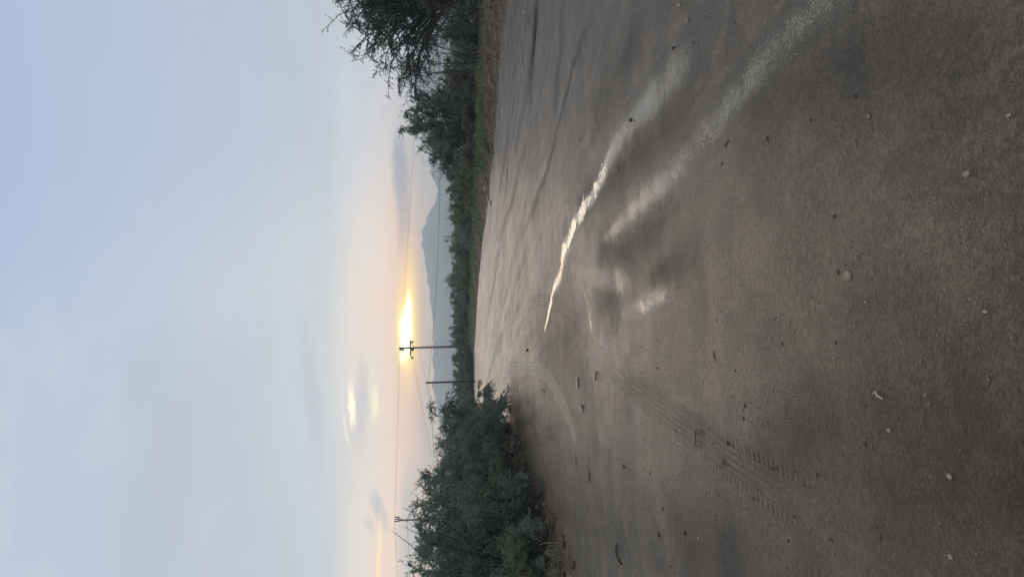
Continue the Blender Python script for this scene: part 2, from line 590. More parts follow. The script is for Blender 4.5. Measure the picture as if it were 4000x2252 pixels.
TH = gpts([(2380, 2040), (2420, 2120), (2460, 2190), (2500, 2260)])
TI = gpts([(2040, 1000), (2010, 1080), (1975, 1200), (1945, 1290), (1920, 1400), (1895, 1500)])


def smooth_line(P, k=2):
    for _ in range(k):
        Q = [P[0]]
        for i in range(len(P) - 1):
            Q += [0.75 * P[i] + 0.25 * P[i + 1], 0.25 * P[i] + 0.75 * P[i + 1]]
        P = np.array(Q + [P[-1]])
    return P


TA, TB, TD, TE, TG, TH, TI = [smooth_line(t) for t in (TA, TB, TD, TE, TG, TH, TI)]
# (points, half widths, strengths)
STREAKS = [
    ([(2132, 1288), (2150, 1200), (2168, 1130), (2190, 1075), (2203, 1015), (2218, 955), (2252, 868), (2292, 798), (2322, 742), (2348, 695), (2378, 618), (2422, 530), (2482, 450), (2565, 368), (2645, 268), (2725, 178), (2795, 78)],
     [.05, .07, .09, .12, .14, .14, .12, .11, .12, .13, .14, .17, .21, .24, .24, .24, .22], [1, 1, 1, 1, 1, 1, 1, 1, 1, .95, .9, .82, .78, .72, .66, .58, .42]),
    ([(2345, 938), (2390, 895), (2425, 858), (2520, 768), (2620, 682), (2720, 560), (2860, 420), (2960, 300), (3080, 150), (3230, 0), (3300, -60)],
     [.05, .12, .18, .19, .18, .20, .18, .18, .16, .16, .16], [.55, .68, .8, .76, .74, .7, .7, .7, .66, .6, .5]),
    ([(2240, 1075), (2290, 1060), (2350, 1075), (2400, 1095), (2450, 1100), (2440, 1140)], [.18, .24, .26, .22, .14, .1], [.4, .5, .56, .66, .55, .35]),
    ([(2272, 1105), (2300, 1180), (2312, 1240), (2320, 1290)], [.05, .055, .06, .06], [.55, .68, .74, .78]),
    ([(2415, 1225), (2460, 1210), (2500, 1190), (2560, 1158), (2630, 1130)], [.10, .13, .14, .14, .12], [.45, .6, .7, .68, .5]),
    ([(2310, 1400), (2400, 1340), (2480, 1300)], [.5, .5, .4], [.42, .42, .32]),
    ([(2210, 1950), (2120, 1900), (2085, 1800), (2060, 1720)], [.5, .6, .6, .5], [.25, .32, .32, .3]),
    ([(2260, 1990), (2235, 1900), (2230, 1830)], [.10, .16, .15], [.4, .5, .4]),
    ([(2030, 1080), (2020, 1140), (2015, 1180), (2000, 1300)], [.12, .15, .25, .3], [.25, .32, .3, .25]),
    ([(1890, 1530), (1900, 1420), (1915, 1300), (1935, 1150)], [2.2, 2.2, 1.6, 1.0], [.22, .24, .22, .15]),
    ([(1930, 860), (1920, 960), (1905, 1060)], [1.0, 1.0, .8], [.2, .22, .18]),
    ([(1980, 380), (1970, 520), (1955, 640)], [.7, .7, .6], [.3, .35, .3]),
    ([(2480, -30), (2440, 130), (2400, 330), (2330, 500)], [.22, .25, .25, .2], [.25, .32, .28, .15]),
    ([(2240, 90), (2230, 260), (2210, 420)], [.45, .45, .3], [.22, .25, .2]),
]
DARKS = [
    ([(2330, 460), (2420, 280), (2500, 120)], [.25, .25, .25], [.5, .55, .5]),
    ([(2270, 800), (2420, 660), (2560, 500), (2700, 330)], [.20, .22, .25, .22], [.6, .7, .6, .5]),
    ([(2350, 1010), (2420, 990), (2600, 820)], [.25, .3, .3], [.6, .7, .4]),
    ([(2350, 1165), (2400, 1190)], [.20, .22], [.5, .55]),
    ([(2540, 1090), (2600, 1060), (2700, 1000)], [.15, .16, .2], [.7, .7, .4]),
    ([(2120, 1360), (2240, 1390), (2300, 1450)], [.9, .8, .4], [.45, .45, .4]),
    ([(2000, 1520), (2050, 1560), (2090, 1600)], [.9, .8, .5], [.22, .25, .2]),
    ([(2040, 1650), (2020, 1760), (2060, 1850)], [.35, .35, .2], [.3, .35, .25]),
    ([(3000, 330), (3300, 250), (3600, 200)], [.14, .16, .2], [.4, .3, .3]),
    ([(3000, 1750), (3300, 1700), (3700, 1700), (4000, 1800)], [.2, .3, .4, .4], [.5, .5, .5, .5]),
    ([(2090, 60), (2080, 260), (2070, 420)], [.16, .2, .14], [.8, .85, .6]),
    ([(1985, 560), (1980, 680), (1975, 760)], [.3, .3, .3], [.6, .6, .4]),
    ([(2200, 60), (2180, 260), (2160, 420)], [.25, .25, .2], [.4, .4, .3]),
    ([(2640, 2050), (2700, 2120), (2850, 2200)], [.2, .3, .3], [.4, .5, .4]),
]


RUTS = [
    ([(2048, 590), (2022, 694), (1988, 822), (1950, 942), (1928, 1070), (1911, 1220)], [.10] * 6, [.9, 1, 1, .9, .9, .7]),
    ([(1975, 560), (1971, 600), (1945, 792), (1928, 908)], [.16] * 4, [.6, .9, .9, .5]),
    ([(1950, 960), (1945, 1006), (1920, 1156), (1894, 1291)], [.13] * 4, [.5, 1, 1, .7]),
    ([(1962, 1295), (1937, 1381), (1915, 1450), (1890, 1505)], [.12] * 4, [.7, .9, .8, .6]),
    ([(2045, 880), (2036, 925)], [.06, .05], [.9, .8]),
    ([(2100, 770), (2085, 830), (2072, 860)], [.08, .08, .06], [.9, 1, .8]),
    ([(2060, -20), (2055, 120), (2047, 230)], [.05] * 3, [.8, 1, .8]),
    ([(2095, 0), (2080, 150), (2075, 270), (2060, 360)], [.14, .18, .14, .1], [.9, 1, 1, .7]),
    ([(2020, 240), (2005, 420), (1990, 560)], [.07] * 3, [.5, .8, .6]),
    ([(2105, 1150), (2100, 1210), (2098, 1240)], [.05] * 3, [.7, .8, .6]),
    ([(2296, 1700), (2300, 1780), (2304, 1850)], [.02] * 3, [.8, 1, .9]),
    ([(2010, 1650), (2050, 1640), (2085, 1660)], [.08] * 3, [.5, .6, .4]),
]


def field(P, lst, power=2.0):
    out = np.zeros(len(P))
    for pts, wd, st in lst:
        L = gpts(pts)
        d, _, _, par = seg_dist(P, L)
        i = np.clip(par.astype(int), 0, len(L) - 2)
        f = par - i
        wd, st = np.array(wd), np.array(st)
        w = wd[i] * (1 - f) + wd[i + 1] * f
        s = st[i] * (1 - f) + st[i + 1] * f
        out = np.maximum(out, s * np.exp(-np.abs(d / w) ** power))
    return out


def build_ground():
    front = np.arange(-27, 27.01, 0.12)
    rest = np.arange(30, 331, 3.0)
    az_ = np.radians(np.concatenate([front, rest]))
    rad = [0.4, 0.8, 1.1]
    r = 1.35
    while r < 112:
        rad.append(r)
        r *= 1.0072
    while r < 3000:
        rad.append(r)
        r *= 1.09
    rad.append(3000.0)
    rad = np.array(rad)
    A, Rr = np.meshgrid(az_, rad)
    P = np.stack([np.sin(A) * Rr, np.cos(A) * Rr], -1).reshape(-1, 2)
    n, c = len(rad), len(az_)
    dout = bank_out(P)
    z = height(P, dout)
    near = np.hypot(P[:, 0], P[:, 1]) < 115
    Pn = P[near]
    at_ = {}

    def full(v, fill=0.0):
        o = np.full(len(P), fill)
        o[near] = v
        return o

    for nm, ln, hw, depth in (('ta', TA, .125, .004), ('tb', TB, .14, .003), ('td', TD, .075, .012), ('te', TE, .10, .008), ('tg', TG, .16, .014), ('th', TH, .09, .006), ('ti', TI, .18, .008)):
        d, sdist, s, par = seg_dist(Pn, ln)
        tot = np.sum(np.hypot(*np.diff(ln, axis=0).T))
        dn = np.clip(sdist / hw, -6, 6)
        fade = sm(s / min(4.0, 0.2 * tot)) * sm((tot - s) / min(1.0, 0.2 * tot))
        at_[nm + '_d'] = full(dn, 6.0)
        at_[nm + '_s'] = full(s)
        at_[nm + '_f'] = full(fade)
        # shallow trough with a small shoulder
        z[near] += fade * (-depth * np.exp(-np.abs(dn) ** 6) + 0.35 * depth * np.exp(-((np.abs(dn) - 1.25) / 0.25) ** 2))
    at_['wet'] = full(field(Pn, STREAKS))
    at_['rut'] = full(field(Pn, [(a, [w * 1.7 for w in b], c) for a, b, c in RUTS]))
    z[near] -= 0.010 * at_['rut'][near]
    at_['dark'] = full(field(Pn, DARKS))
    z[near] -= 0.012 * field(Pn, STREAKS[:1]) * 0.7
    at_['bank'] = sm((dout + 0.12) / 0.5)
    V = np.column_stack([P, z])
    idx = np.arange(n * c).reshape(n, c)
    a, b = idx[:-1], idx[1:]
    q = np.stack([a, b, np.roll(b, -1, 1), np.roll(a, -1, 1)], -1).reshape(-1, 4)
    V = np.vstack([V, [[0, 0, gz(0, 0)]]])
    for k in at_: at_[k] = np.append(at_[k], 6.0 if k.endswith('_d') else 0.0)
    t = np.stack([idx[0], np.roll(idx[0], -1), np.full(c, n * c)], -1)
    return V, [q, t], at_


def ground_material():
    mt, T = material('wet_sand')
    pos = T.n('ShaderNodeNewGeometry').outputs['Position']
    spos = T.n('ShaderNodeSeparateXYZ')
    T.put(spos.inputs[0], pos)
    py_ = spos.outputs[1]
    wet0, dark0, bank, rut0 = T.attr('wet'), T.attr('dark'), T.attr('bank'), T.attr('rut')
    mg_ = T.n('ShaderNodeMapping')
    T.put(mg_.inputs[0], pos)
    mg_.inputs['Rotation'].default_value = (0.61, 0.43, 0.87)
    gp_ = mg_.outputs[0]
    n_grain = T.noise(gp_, 95.0, 3.0, 0.7, 0.6)
    n_mid = T.noise(gp_, 24.0, 5.0, 0.66, 0.5)
    n_soft = T.noise(pos, 2.3, 5.0, 0.6, 0.6)
    n_big = T.noise(pos, 0.55, 5.0, 0.6, 0.8)
    # ruts and runnels all follow the wash
    acr = T.m('ADD', T.m('MULTIPLY', spos.outputs[0], 0.972), T.m('MULTIPLY', py_, 0.233))
    alo = T.m('ADD', T.m('MULTIPLY', spos.outputs[0], -0.233), T.m('MULTIPLY', py_, 0.972))
    n_comb = T.noise(T.xyz(T.m('MULTIPLY', acr, 3.0), T.m('MULTIPLY', alo, 0.55), 0.0), 1.2, 5.0, 0.6, 0.5)
    n_far = T.noise(T.xyz(T.m('MULTIPLY', acr, 3.2), T.m('MULTIPLY', alo, 0.09), 3.0), 1.0, 5.0, 0.68, 0.25)
    # ragged, speckled edges for the damp streaks
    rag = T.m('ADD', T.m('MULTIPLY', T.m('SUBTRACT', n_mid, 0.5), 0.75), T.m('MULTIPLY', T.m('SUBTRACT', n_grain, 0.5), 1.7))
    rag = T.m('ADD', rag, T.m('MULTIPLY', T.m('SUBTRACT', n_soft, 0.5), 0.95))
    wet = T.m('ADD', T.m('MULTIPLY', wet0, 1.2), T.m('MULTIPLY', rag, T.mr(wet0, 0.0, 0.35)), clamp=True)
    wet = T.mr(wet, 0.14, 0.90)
    smooth_ = T.m('ADD', T.m('MULTIPLY', T.mr(n_big, 0.42, 0.68), 0.26), T.m('MULTIPLY', T.mr(n_comb, 0.48, 0.72), 0.22))
    smooth_ = T.m('ADD', smooth_, T.m('MULTIPLY', T.mr(n_far, 0.46, 0.62), T.mr(py_, 9.0, 22.0, 0.04, 0.22)))
    smooth_ = T.m('MULTIPLY', smooth_, T.m('SUBTRACT', 1.0, dark0))
    damp = T.m('MAXIMUM', wet, T.m('MULTIPLY', smooth_, T.m('SUBTRACT', 1.0, bank)))

    # --- wheel marks
    def track(nm, ribs, lug, lugw, rib_amt=0.5, edge=0.62):
        d, s, f = T.attr(nm + '_d'), T.attr(nm + '_s'), T.attr(nm + '_f')
        d = T.m('ADD', d, T.m('ADD', T.m('MULTIPLY', T.m('SUBTRACT', n_soft, 0.5), 0.22), T.m('MULTIPLY', T.m('SUBTRACT', n_mid, 0.5), 0.14)))
        ad = T.m('ABSOLUTE', d)
        mask = T.m('MULTIPLY', T.mr(ad, 1.08, 0.94), f)
        rib = T.m('MULTIPLY', T.m('COSINE', T.m('MULTIPLY', d, math.pi * ribs)), rib_amt)
        sl = T.m('ADD', T.m('MULTIPLY', s, 2 * math.pi / lug), T.m('MULTIPLY', d, 2.2))
        lugp = T.m('MULTIPLY', T.mr(T.m('SINE', sl), -0.1, 0.7), T.mr(ad, edge, edge + 0.12))
        h = T.m('MULTIPLY', T.m('SUBTRACT', T.m('MULTIPLY', rib, T.mr(ad, edge + 0.1, edge)), T.m('MULTIPLY', lugp, lugw)), mask)
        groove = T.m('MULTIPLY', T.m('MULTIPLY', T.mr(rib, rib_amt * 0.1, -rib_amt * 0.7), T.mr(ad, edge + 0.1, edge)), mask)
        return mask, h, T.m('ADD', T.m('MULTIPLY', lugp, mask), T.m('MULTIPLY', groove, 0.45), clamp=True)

    breakup = T.mr(T.m('ADD', T.m('MULTIPLY', n_soft, 0.6), T.m('MULTIPLY', n_mid, 0.4)), 0.37, 0.57)
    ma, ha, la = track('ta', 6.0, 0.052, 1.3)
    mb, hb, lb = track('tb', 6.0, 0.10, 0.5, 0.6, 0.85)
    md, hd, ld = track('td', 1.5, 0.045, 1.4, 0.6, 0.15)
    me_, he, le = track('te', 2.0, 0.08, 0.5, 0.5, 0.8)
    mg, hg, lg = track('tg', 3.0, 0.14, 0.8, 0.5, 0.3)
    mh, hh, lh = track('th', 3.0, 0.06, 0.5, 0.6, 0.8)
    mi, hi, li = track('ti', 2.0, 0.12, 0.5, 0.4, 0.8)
    hsum = T.m('ADD', T.m('MULTIPLY', ha, breakup), T.m('ADD', hb, T.m('ADD', hd, T.m('ADD', T.m('MULTIPLY', he, breakup), T.m('ADD', T.m('MULTIPLY', hg, breakup), T.m('ADD', hh, hi))))))
    turned_shade = T.m('ADD', T.m('ADD', T.m('MULTIPLY', lb, 0.28), T.m('MULTIPLY', T.m('MULTIPLY', la, breakup), 0.45)), T.m('ADD', T.m('MULTIPLY', T.m('MULTIPLY', md, breakup), 1.0), T.m('ADD', T.m('MULTIPLY', T.m('MULTIPLY', mg, breakup), 0.7), T.m('MULTIPLY', me_, 0.12))), clamp=True)

    # --- colour: grey-brown sand, darker where loose, tread shade painted in, ruddier on the bank
    n_fleck = T.noise(gp_, 43.0, 4.0, 0.72, 0.9)
    tone = T.m('ADD', T.m('MULTIPLY', n_soft, 0.30), T.m('ADD', T.m('MULTIPLY', n_grain, 0.22), T.m('ADD', T.m('MULTIPLY', n_mid, 0.18), T.m('MULTIPLY', n_fleck, 0.30))))
    sand = T.ramp(tone, [(0.435, (0.024, 0.0185, 0.0122, 1)), (0.5, (0.068, 0.054, 0.0355, 1)), (0.565, (0.138, 0.112, 0.075, 1))])
    sand = T.mix(T.m('MULTIPLY', dark0, 0.75), sand, (0.034, 0.027, 0.020, 1))
    # lengthwise banding of drier and darker sand, and ruts
    sand = T.mix(T.m('MULTIPLY', T.mr(n_far, 0.50, 0.36), T.mr(py_, 6.0, 16.0, 0.10, 0.55)), sand, (0.034, 0.027, 0.021, 1))
    rut = T.m('MULTIPLY', rut0, T.mr(T.m('ADD', n_far, T.m('MULTIPLY', n_mid, 0.6)), 0.58, 0.76), clamp=True)
    sand = T.mix(T.m('MULTIPLY', rut, 0.85), sand, (0.020, 0.016, 0.013, 1))
    sand = T.mix(T.m('MULTIPLY', wet, 0.7), sand, (0.225, 0.212, 0.182, 1))  # sky sheen of the wet streaks put into the colour
    sand = T.mix(T.m('MULTIPLY', mb, 0.85), sand, (0.40, 0.382, 0.318, 1))
    sand = T.mix(turned_shade, sand, (0.024, 0.020, 0.016, 1))  # dark track lines, with tread shade painted into the grooves
    red = T.mr(T.noise(pos, 0.35, 3.0), 0.55, 0.72)
    sand = T.mix(T.m('MULTIPLY', red, 0.35), sand, (0.085, 0.064, 0.055, 1))
    # scattered dark specks: bits of bark, seed, dung
    vor = T.n('ShaderNodeTexVoronoi', feature='F1')
    T.put(vor.inputs['Vector'], pos)
    vor.inputs['Scale'].default_value = 9.0
    vc = T.n('ShaderNodeSeparateColor')
    T.put(vc.inputs[0], vor.outputs['Color'])
    speck = T.m('MULTIPLY', T.mr(T.m('ADD', vor.outputs['Distance'], T.m('MULTIPLY', vc.outputs[1], 0.09)), 0.16, 0.12), T.m('MULTIPLY', T.mr(vc.outputs[0], 0.72, 0.75), T.m('SUBTRACT', 1.0, damp)))
    sand = T.mix(T.m('MULTIPLY', speck, 0.6), sand, (0.025, 0.021, 0.017, 1))
    dirt = T.ramp(T.noise(pos, 3.0, 6.0, 0.7), [(0.38, (0.040, 0.033, 0.028, 1)), (0.52, (0.105, 0.088, 0.075, 1)), (0.64, (0.190, 0.166, 0.146, 1))])
    colr = T.mix(bank, sand, dirt)

    # --- relief
    h = T.m('ADD', T.m('MULTIPLY', n_grain, 0.75), T.m('MULTIPLY', n_mid, 0.95))
    h = T.m('MULTIPLY', h, T.m('SUBTRACT', 1.0, T.m('MULTIPLY', damp, 0.90)))
    h = T.m('ADD', h, T.m('MULTIPLY', hsum, 1.0))
    h = T.m('SUBTRACT', h, T.m('ADD', T.m('MULTIPLY', speck, 0.3), T.m('MULTIPLY', rut, 0.8)))
    h = T.m('ADD', h, T.m('MULTIPLY', T.m('MULTIPLY', T.noise(pos, 11.0, 5.0, 0.65), 3.5), bank))
    b = T.n('ShaderNodeBump')
    b.inputs['Strength'].default_value = 1.0
    b.inputs['Distance'].default_value = 0.027
    T.put(b.inputs['Height'], h)
    rough = T.m('ADD', T.m('SUBTRACT', 0.43, T.m('MULTIPLY', damp, 0.17)), T.m('ADD', T.m('MULTIPLY', bank, 0.35), T.m('ADD', T.m('MULTIPLY', dark0, 0.22), T.m('MULTIPLY', mb, 0.06))), clamp=True)
    p = T.n('ShaderNodeBsdfPrincipled')
    T.put(p.inputs['Base Color'], colr)
    T.put(p.inputs['Roughness'], rough)
    p.inputs['IOR'].default_value = 1.5
    dull = T.m('MULTIPLY', T.m('SUBTRACT', 1.0, T.m('MULTIPLY', rut, 0.85)), T.m('MULTIPLY', T.m('SUBTRACT', 1.0, T.m('MULTIPLY', turned_shade, 0.75)), T.m('SUBTRACT', 1.0, T.m('MULTIPLY', dark0, 0.4))))
    dull = T.m('MULTIPLY', dull, T.m('SUBTRACT', 1.0, T.m('MULTIPLY', T.mr(n_far, 0.52, 0.38), T.mr(py_, 5.0, 14.0, 0.10, 0.5))))
    T.put(p.inputs['Specular IOR Level'], T.m('MULTIPLY', dull, T.m('MULTIPLY', T.m('SUBTRACT', T.m('ADD', 0.78, T.m('MULTIPLY', damp, 0.3)), T.m('MULTIPLY', dark0, 0.22)), T.m('SUBTRACT', 1.0, T.m('MULTIPLY', bank, 0.7)))))
    T.put(p.inputs['Normal'], b.outputs[0])
    finish(T, p.outputs[0])
    return mt


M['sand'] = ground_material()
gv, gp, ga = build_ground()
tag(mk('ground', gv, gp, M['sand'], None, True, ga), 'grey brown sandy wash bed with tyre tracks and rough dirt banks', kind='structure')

# ------------------------------------------------------------------ trickle of water lying in the damp streak
mtw, T = material('sky_bright_water')
p = T.n('ShaderNodeBsdfPrincipled')
pw = T.n('ShaderNodeNewGeometry').outputs['Position']
p.inputs['Base Color'].default_value = (0.50, 0.475, 0.43, 1)  # pale, part metal base stands in for bright sky reflection
p.inputs['Metallic'].default_value = 0.14
p.inputs['Specular IOR Level'].default_value = 0.16
T.put(p.inputs['Roughness'], T.mr(T.noise(pw, 60.0, 4.0, 0.7), 0.4, 0.75, 0.14, 0.45))
bw = T.n('ShaderNodeBump')
bw.inputs['Strength'].default_value = 0.12
bw.inputs['Distance'].default_value = 0.004
T.put(bw.inputs['Height'], T.noise(pw, 45.0, 3.0))
T.put(p.inputs['Normal'], bw.outputs[0])
finish(T, p.outputs[0])
M['water'] = mtw


def water_strip(pts, hw, seed, keep=0.80):
    rng = np.random.default_rng(seed)
    L = smooth_line(gpts(pts), 3)
    w = np.interp(np.linspace(0, 1, len(L)), np.linspace(0, 1, len(hw)), hw)
    # resample finely
    s = np.concatenate([[0], np.cumsum(np.hypot(*np.diff(L, axis=0).T))])
    n = int(s[-1] / 0.012)
    u = np.linspace(0, s[-1], n)
    C = np.column_stack([np.interp(u, s, L[:, 0]), np.interp(u, s, L[:, 1])])
    Wd = np.interp(u, s, w)
    Tn = np.gradient(C, axis=0)
    Tn /= np.linalg.norm(Tn, axis=1, keepdims=True)
    Nn = np.column_stack([-Tn[:, 1], Tn[:, 0]])

    def rn(k):
        x = rng.normal(size=n + 80)
        x = np.convolve(x, np.ones(k) / k, 'same')[40:40 + n]
        return x / (x.std() + 1e-9)
    mcol = 14
    cross = np.linspace(-1, 1, mcol + 1)
    el_ = Wd * (1 + 0.30 * rn(25) + 0.22 * rn(5) + 0.12 * rn(2))
    er_ = Wd * (1 + 0.30 * rn(25) + 0.22 * rn(5) + 0.12 * rn(2))
    off = np.where(cross[None, :] < 0, cross[None, :] * np.clip(er_, .004, None)[:, None], cross[None, :] * np.clip(el_, .004, None)[:, None])
    P = C[:, None, :] + Nn[:, None, :] * off[..., None]
    idx = np.arange(n * (mcol + 1)).reshape(n, mcol + 1)
    q = np.stack([idx[:-1, :-1], idx[1:, :-1], idx[1:, 1:], idx[:-1, 1:]], -1)
    # little islands of sand break the film, more of them towards its edges
    g = rng.random((n - 1, mcol))
    g = (g + np.roll(g, 1, 0) + np.roll(g, 2, 0) + np.roll(g, -1, 0)) / 4
    edge = np.abs((cross[:-1] + cross[1:]) / 2)[None, :]
    pres = np.interp(u[:-1] / u[-1], np.linspace(0, 1, len(keep)), keep)[:, None]
    k = g < 0.5 + (pres - 0.5) * 0.9 - 0.34 * edge ** 2
    q = q[k]
    return P.reshape(-1, 2), q


wp, wq = water_strip([(2132, 1288), (2150, 1200), (2168, 1130), (2190, 1075), (2203, 1015), (2218, 955), (2252, 868), (2292, 798), (2322, 742), (2348, 695), (2378, 618), (2422, 530), (2482, 450), (2565, 368)],
                     [.022, .04, .055, .095, .11, .10, .085, .09, .095, .085, .08, .07, .06, .05], 3, [1.0, 1.0, .9, .62, .58, .85, .9, .85, .75, .65, .52, .38, .22, .08])
wz = height(wp) - 0.0135 * field(wp, STREAKS[:1]) * 0.62 + 0.004
tag(mk('water', np.column_stack([wp, wz]), [wq], M['water'], None, True), 'thin bright trickle of water threading through the damp sand', kind='structure')
# ------------------------------------------------------------------ plants
def nrm(v):
    return v / (np.linalg.norm(v, axis=-1, keepdims=True) + 1e-9)


def grow(start, d, length, n, grav, curl, rng):
    """N wandering shoots of n steps; grav bends them down, curl kinks them."""
    N = len(start)
    P = np.zeros((N, n + 1, 3))
    P[:, 0] = start
    d = nrm(d)
    st = (length / n)[:, None]
    for i in range(n):
        d = nrm(d + curl * rng.normal(size=(N, 3)) + np.array([0, 0, -1.0]) * grav)
        P[:, i + 1] = P[:, i] + d * st
    return P


def sample(P, k, t):
    """points and tangents on curves k at parameter t"""
    n = P.shape[1] - 1
    x = np.clip(t, 0, 0.999) * n
    i = x.astype(int)
    f = (x - i)[:, None]
    a, b = P[k, i], P[k, i + 1]
    return a * (1 - f) + b * f, nrm(b - a)


def leaf_quads(P, D, L, Wd, rng, droop=0.3, spread=0.9):
    N = len(P)
    dv = nrm(D * 0.6 + spread * rng.normal(size=(N, 3)) + np.array([0, 0, -droop]))
    sd_ = nrm(np.cross(dv, rng.normal(size=(N, 3))))
    L = L * rng.uniform(0.6, 1.25, N)[:, None]
    Wd = Wd * rng.uniform(0.7, 1.2, N)[:, None]
    V = np.stack([P, P + dv * L * 0.5 + sd_ * Wd, P + dv * L, P + dv * L * 0.5 - sd_ * Wd], 1)
    return V.reshape(-1, 3), np.arange(N * 4).reshape(N, 4)


def plant_mesh(seed, H, Rx, n0=26, n1=9, n2=7, nl=12, L=0.07, Wd=0.011, droop=0.10, base_r=0.22, lo=0.02, lumps=0.22, wisp=0.12,
               leafy=1.0, stem_r=0.022, trunk_h=0.0, l1=0.42, l2=0.26, curl=0.18, up=0.25, ldroop=0.3):
    """Branch skeleton + leaf faces for one shrub or tree, base at the origin."""
    rng = np.random.default_rng(seed)
    azs = (np.arange(n0) + rng.uniform(-.4, .4, n0)) * 2 * math.pi * 0.381966
    s = rng.uniform(lo, 1.0, n0) ** 0.85
    phi = np.arcsin(np.clip(s, 0, 1))
    k1, k2 = rng.uniform(0, 6.28, 2)
    lump = 1 + lumps * (0.6 * np.sin(2 * azs + k1) + 0.4 * np.sin(3 * azs + k2) * np.cos(phi)) + rng.normal(size=n0) * lumps * 0.5
    tgt = np.stack([Rx * np.cos(phi) * np.cos(azs), Rx * np.cos(phi) * np.sin(azs), (H - trunk_h * 0.6) * np.sin(phi) + trunk_h * 0.6], 1)
    tgt[:, :2] *= lump[:, None]
    tgt[:, 2] *= (1 + (lump - 1) * 0.6)
    tgt *= rng.uniform(0.86, 1.0, n0)[:, None]
    tgt[:, 2] = np.maximum(tgt[:, 2], 0.08 + trunk_h * 0.5)
    b0 = np.stack([base_r * Rx * np.cos(azs) * rng.uniform(.1, 1, n0), base_r * Rx * np.sin(azs) * rng.uniform(.1, 1, n0), np.full(n0, trunk_h)], 1)
    ctl = b0 * 0.4 + tgt * np.array([0.42, 0.42, 0.62]) + np.array([0, 0, up * H]) * np.cos(phi)[:, None]
    n = 9
    t = np.linspace(0, 1, n + 1)[None, :, None]
    S = (1 - t) ** 2 * b0[:, None] + 2 * t * (1 - t) * ctl[:, None] + t ** 2 * tgt[:, None]
    S[:, 1:] += np.cumsum(rng.normal(size=(n0, n, 3)), 1) * 0.014 * Rx
    S[:, :, 2] = np.maximum(S[:, :, 2], 0.03)
    # second order
    N1 = n0 * n1
    k = np.repeat(np.arange(n0), n1)
    tt = rng.uniform(0.22, 1.0, N1)
    p, d = sample(S, k, tt)
    out = nrm(p * np.array([1, 1, 0.6]) + 1e-6)
    d1 = nrm(d * 0.8 + out * 0.5 + rng.normal(size=(N1, 3)) * 0.55 + np.array([0, 0, 0.15]))
    len1 = l1 * 0.5 * (Rx + H) * 0.62 * rng.uniform(0.45, 1.1, N1)
    ws = rng.random(N1) < wisp
    len1 = np.where(ws, len1 * 1.55, len1)
    B1 = grow(p, d1, len1, 6, droop, curl, rng)
    B1[:, :, 2] = np.maximum(B1[:, :, 2], 0.03)
    # third order twigs
    N2 = N1 * n2
    k2_ = np.repeat(np.arange(N1), n2)
    tt = rng.uniform(0.15, 1.0, N2)
    p2, dd = sample(B1, k2_, tt)
    d2 = nrm(dd * 0.9 + rng.normal(size=(N2, 3)) * 0.6)
    len2 = l2 * rng.uniform(0.4, 1.2, N2)
    B2 = grow(p2, d2, len2, 3, droop * 1.3, curl * 1.2, rng)
    B2[:, :, 2] = np.maximum(B2[:, :, 2], 0.02)
    acc = Acc()
    acc.add(*tubes(S, stem_r, stem_r * 0.3, 4))
    acc.add(*tubes(B1, stem_r * 0.36, stem_r * 0.14, 3))
    acc.add(*tubes(B2, stem_r * 0.17, stem_r * 0.07, 3))
    lf = None
    if leafy > 0:
        NL = int(N2 * nl * leafy)
        k = rng.integers(0, N2, NL)
        P, D = sample(B2, k, rng.uniform(0.05, 1.0, NL))
        k = rng.integers(0, N1, NL // 5)
        P1, D1 = sample(B1, k, rng.uniform(0.3, 1.0, len(k)))
        lf = leaf_quads(np.vstack([P, P1]), np.vstack([D, D1]), L, Wd, rng, ldroop)
    return acc, lf


VARI = {}


def plant(kind, px, py, Y, label, H=None, Rx=None, name='shrub', cat='shrub', group=None, rz=0.0, xyz=None, sink=0.03, **kw):
    """One plant: an Empty at its foot with branches and foliage as parts. Copies reuse the kind's meshes."""
    if xyz is None:
        q = at(px, py, Y)
        x, y = q[0], Y
    else:
        x, y = xyz
    loc = (x, y, gz(x, y) - sink)
    if kind in VARI:
        src, h0, r0 = VARI[kind]
        s = Rx / r0 if Rx else 1.0
        return copy_tree(src, loc, rz, (s, s, (H / h0) if H else s), label, group)
    o = empty(name, loc, label, cat, group, rz)
    leafm, barkm = kw.pop('mats')
    acc, lf = plant_mesh(H=H, Rx=Rx, **kw)
    acc.build('trunk' if cat == 'tree' else 'branches', M[barkm], o)
    if lf is not None:
        mk('crown' if cat == 'tree' else 'foliage', lf[0], [lf[1]], M[leafm], o)
    VARI[kind] = (o, H, Rx)
    return o


G_LEFT = 'big shrubs along the left edge of the wash'
G_FAR = 'far shrubs closing the end of the wash'
G_RIGHT = 'shrubs in a row behind the right bank'
BIG = dict(n0=40, n1=12, n2=8, nl=26, L=0.054, Wd=0.0066, droop=0.17, l2=0.30, lumps=0.10, wisp=0.04, l1=0.32, mats=('leaf_grey', 'bark'))
pl = plant('left_a', 0, 2350, 13.4, 'nearest big grey green shrub at the left edge with a long bare shoot', H=2.4, Rx=1.8, seed=21, group=G_LEFT, **BIG)
bare = np.array(at(1725, 2235, 13.5)) - np.array(pl.location)
tip = np.array(at(1530, 2072, 13.9)) - np.array(pl.location)
mid = (bare + tip) / 2 + np.array([0, 0, -0.05])
u = np.linspace(0, 1, 14)[:, None]
rs = np.random.default_rng(4)
sh = (1 - u) ** 2 * bare + 2 * u * (1 - u) * mid + u ** 2 * tip + rs.normal(size=(14, 3)) * 0.012
ac = Acc()
v, q, t = tube_path(sh, .011, .004, 5)
ac.add(v, q, t)
for i in range(2, 13):
    for sg in (-1, 1):
        dv = nrm(np.cross(sh[i] - sh[i - 1], rs.normal(size=3))) * 0.035
        v, q, t = tube_path([sh[i], sh[i] + dv], .003, .001, 3)
        ac.add(v, q, t)
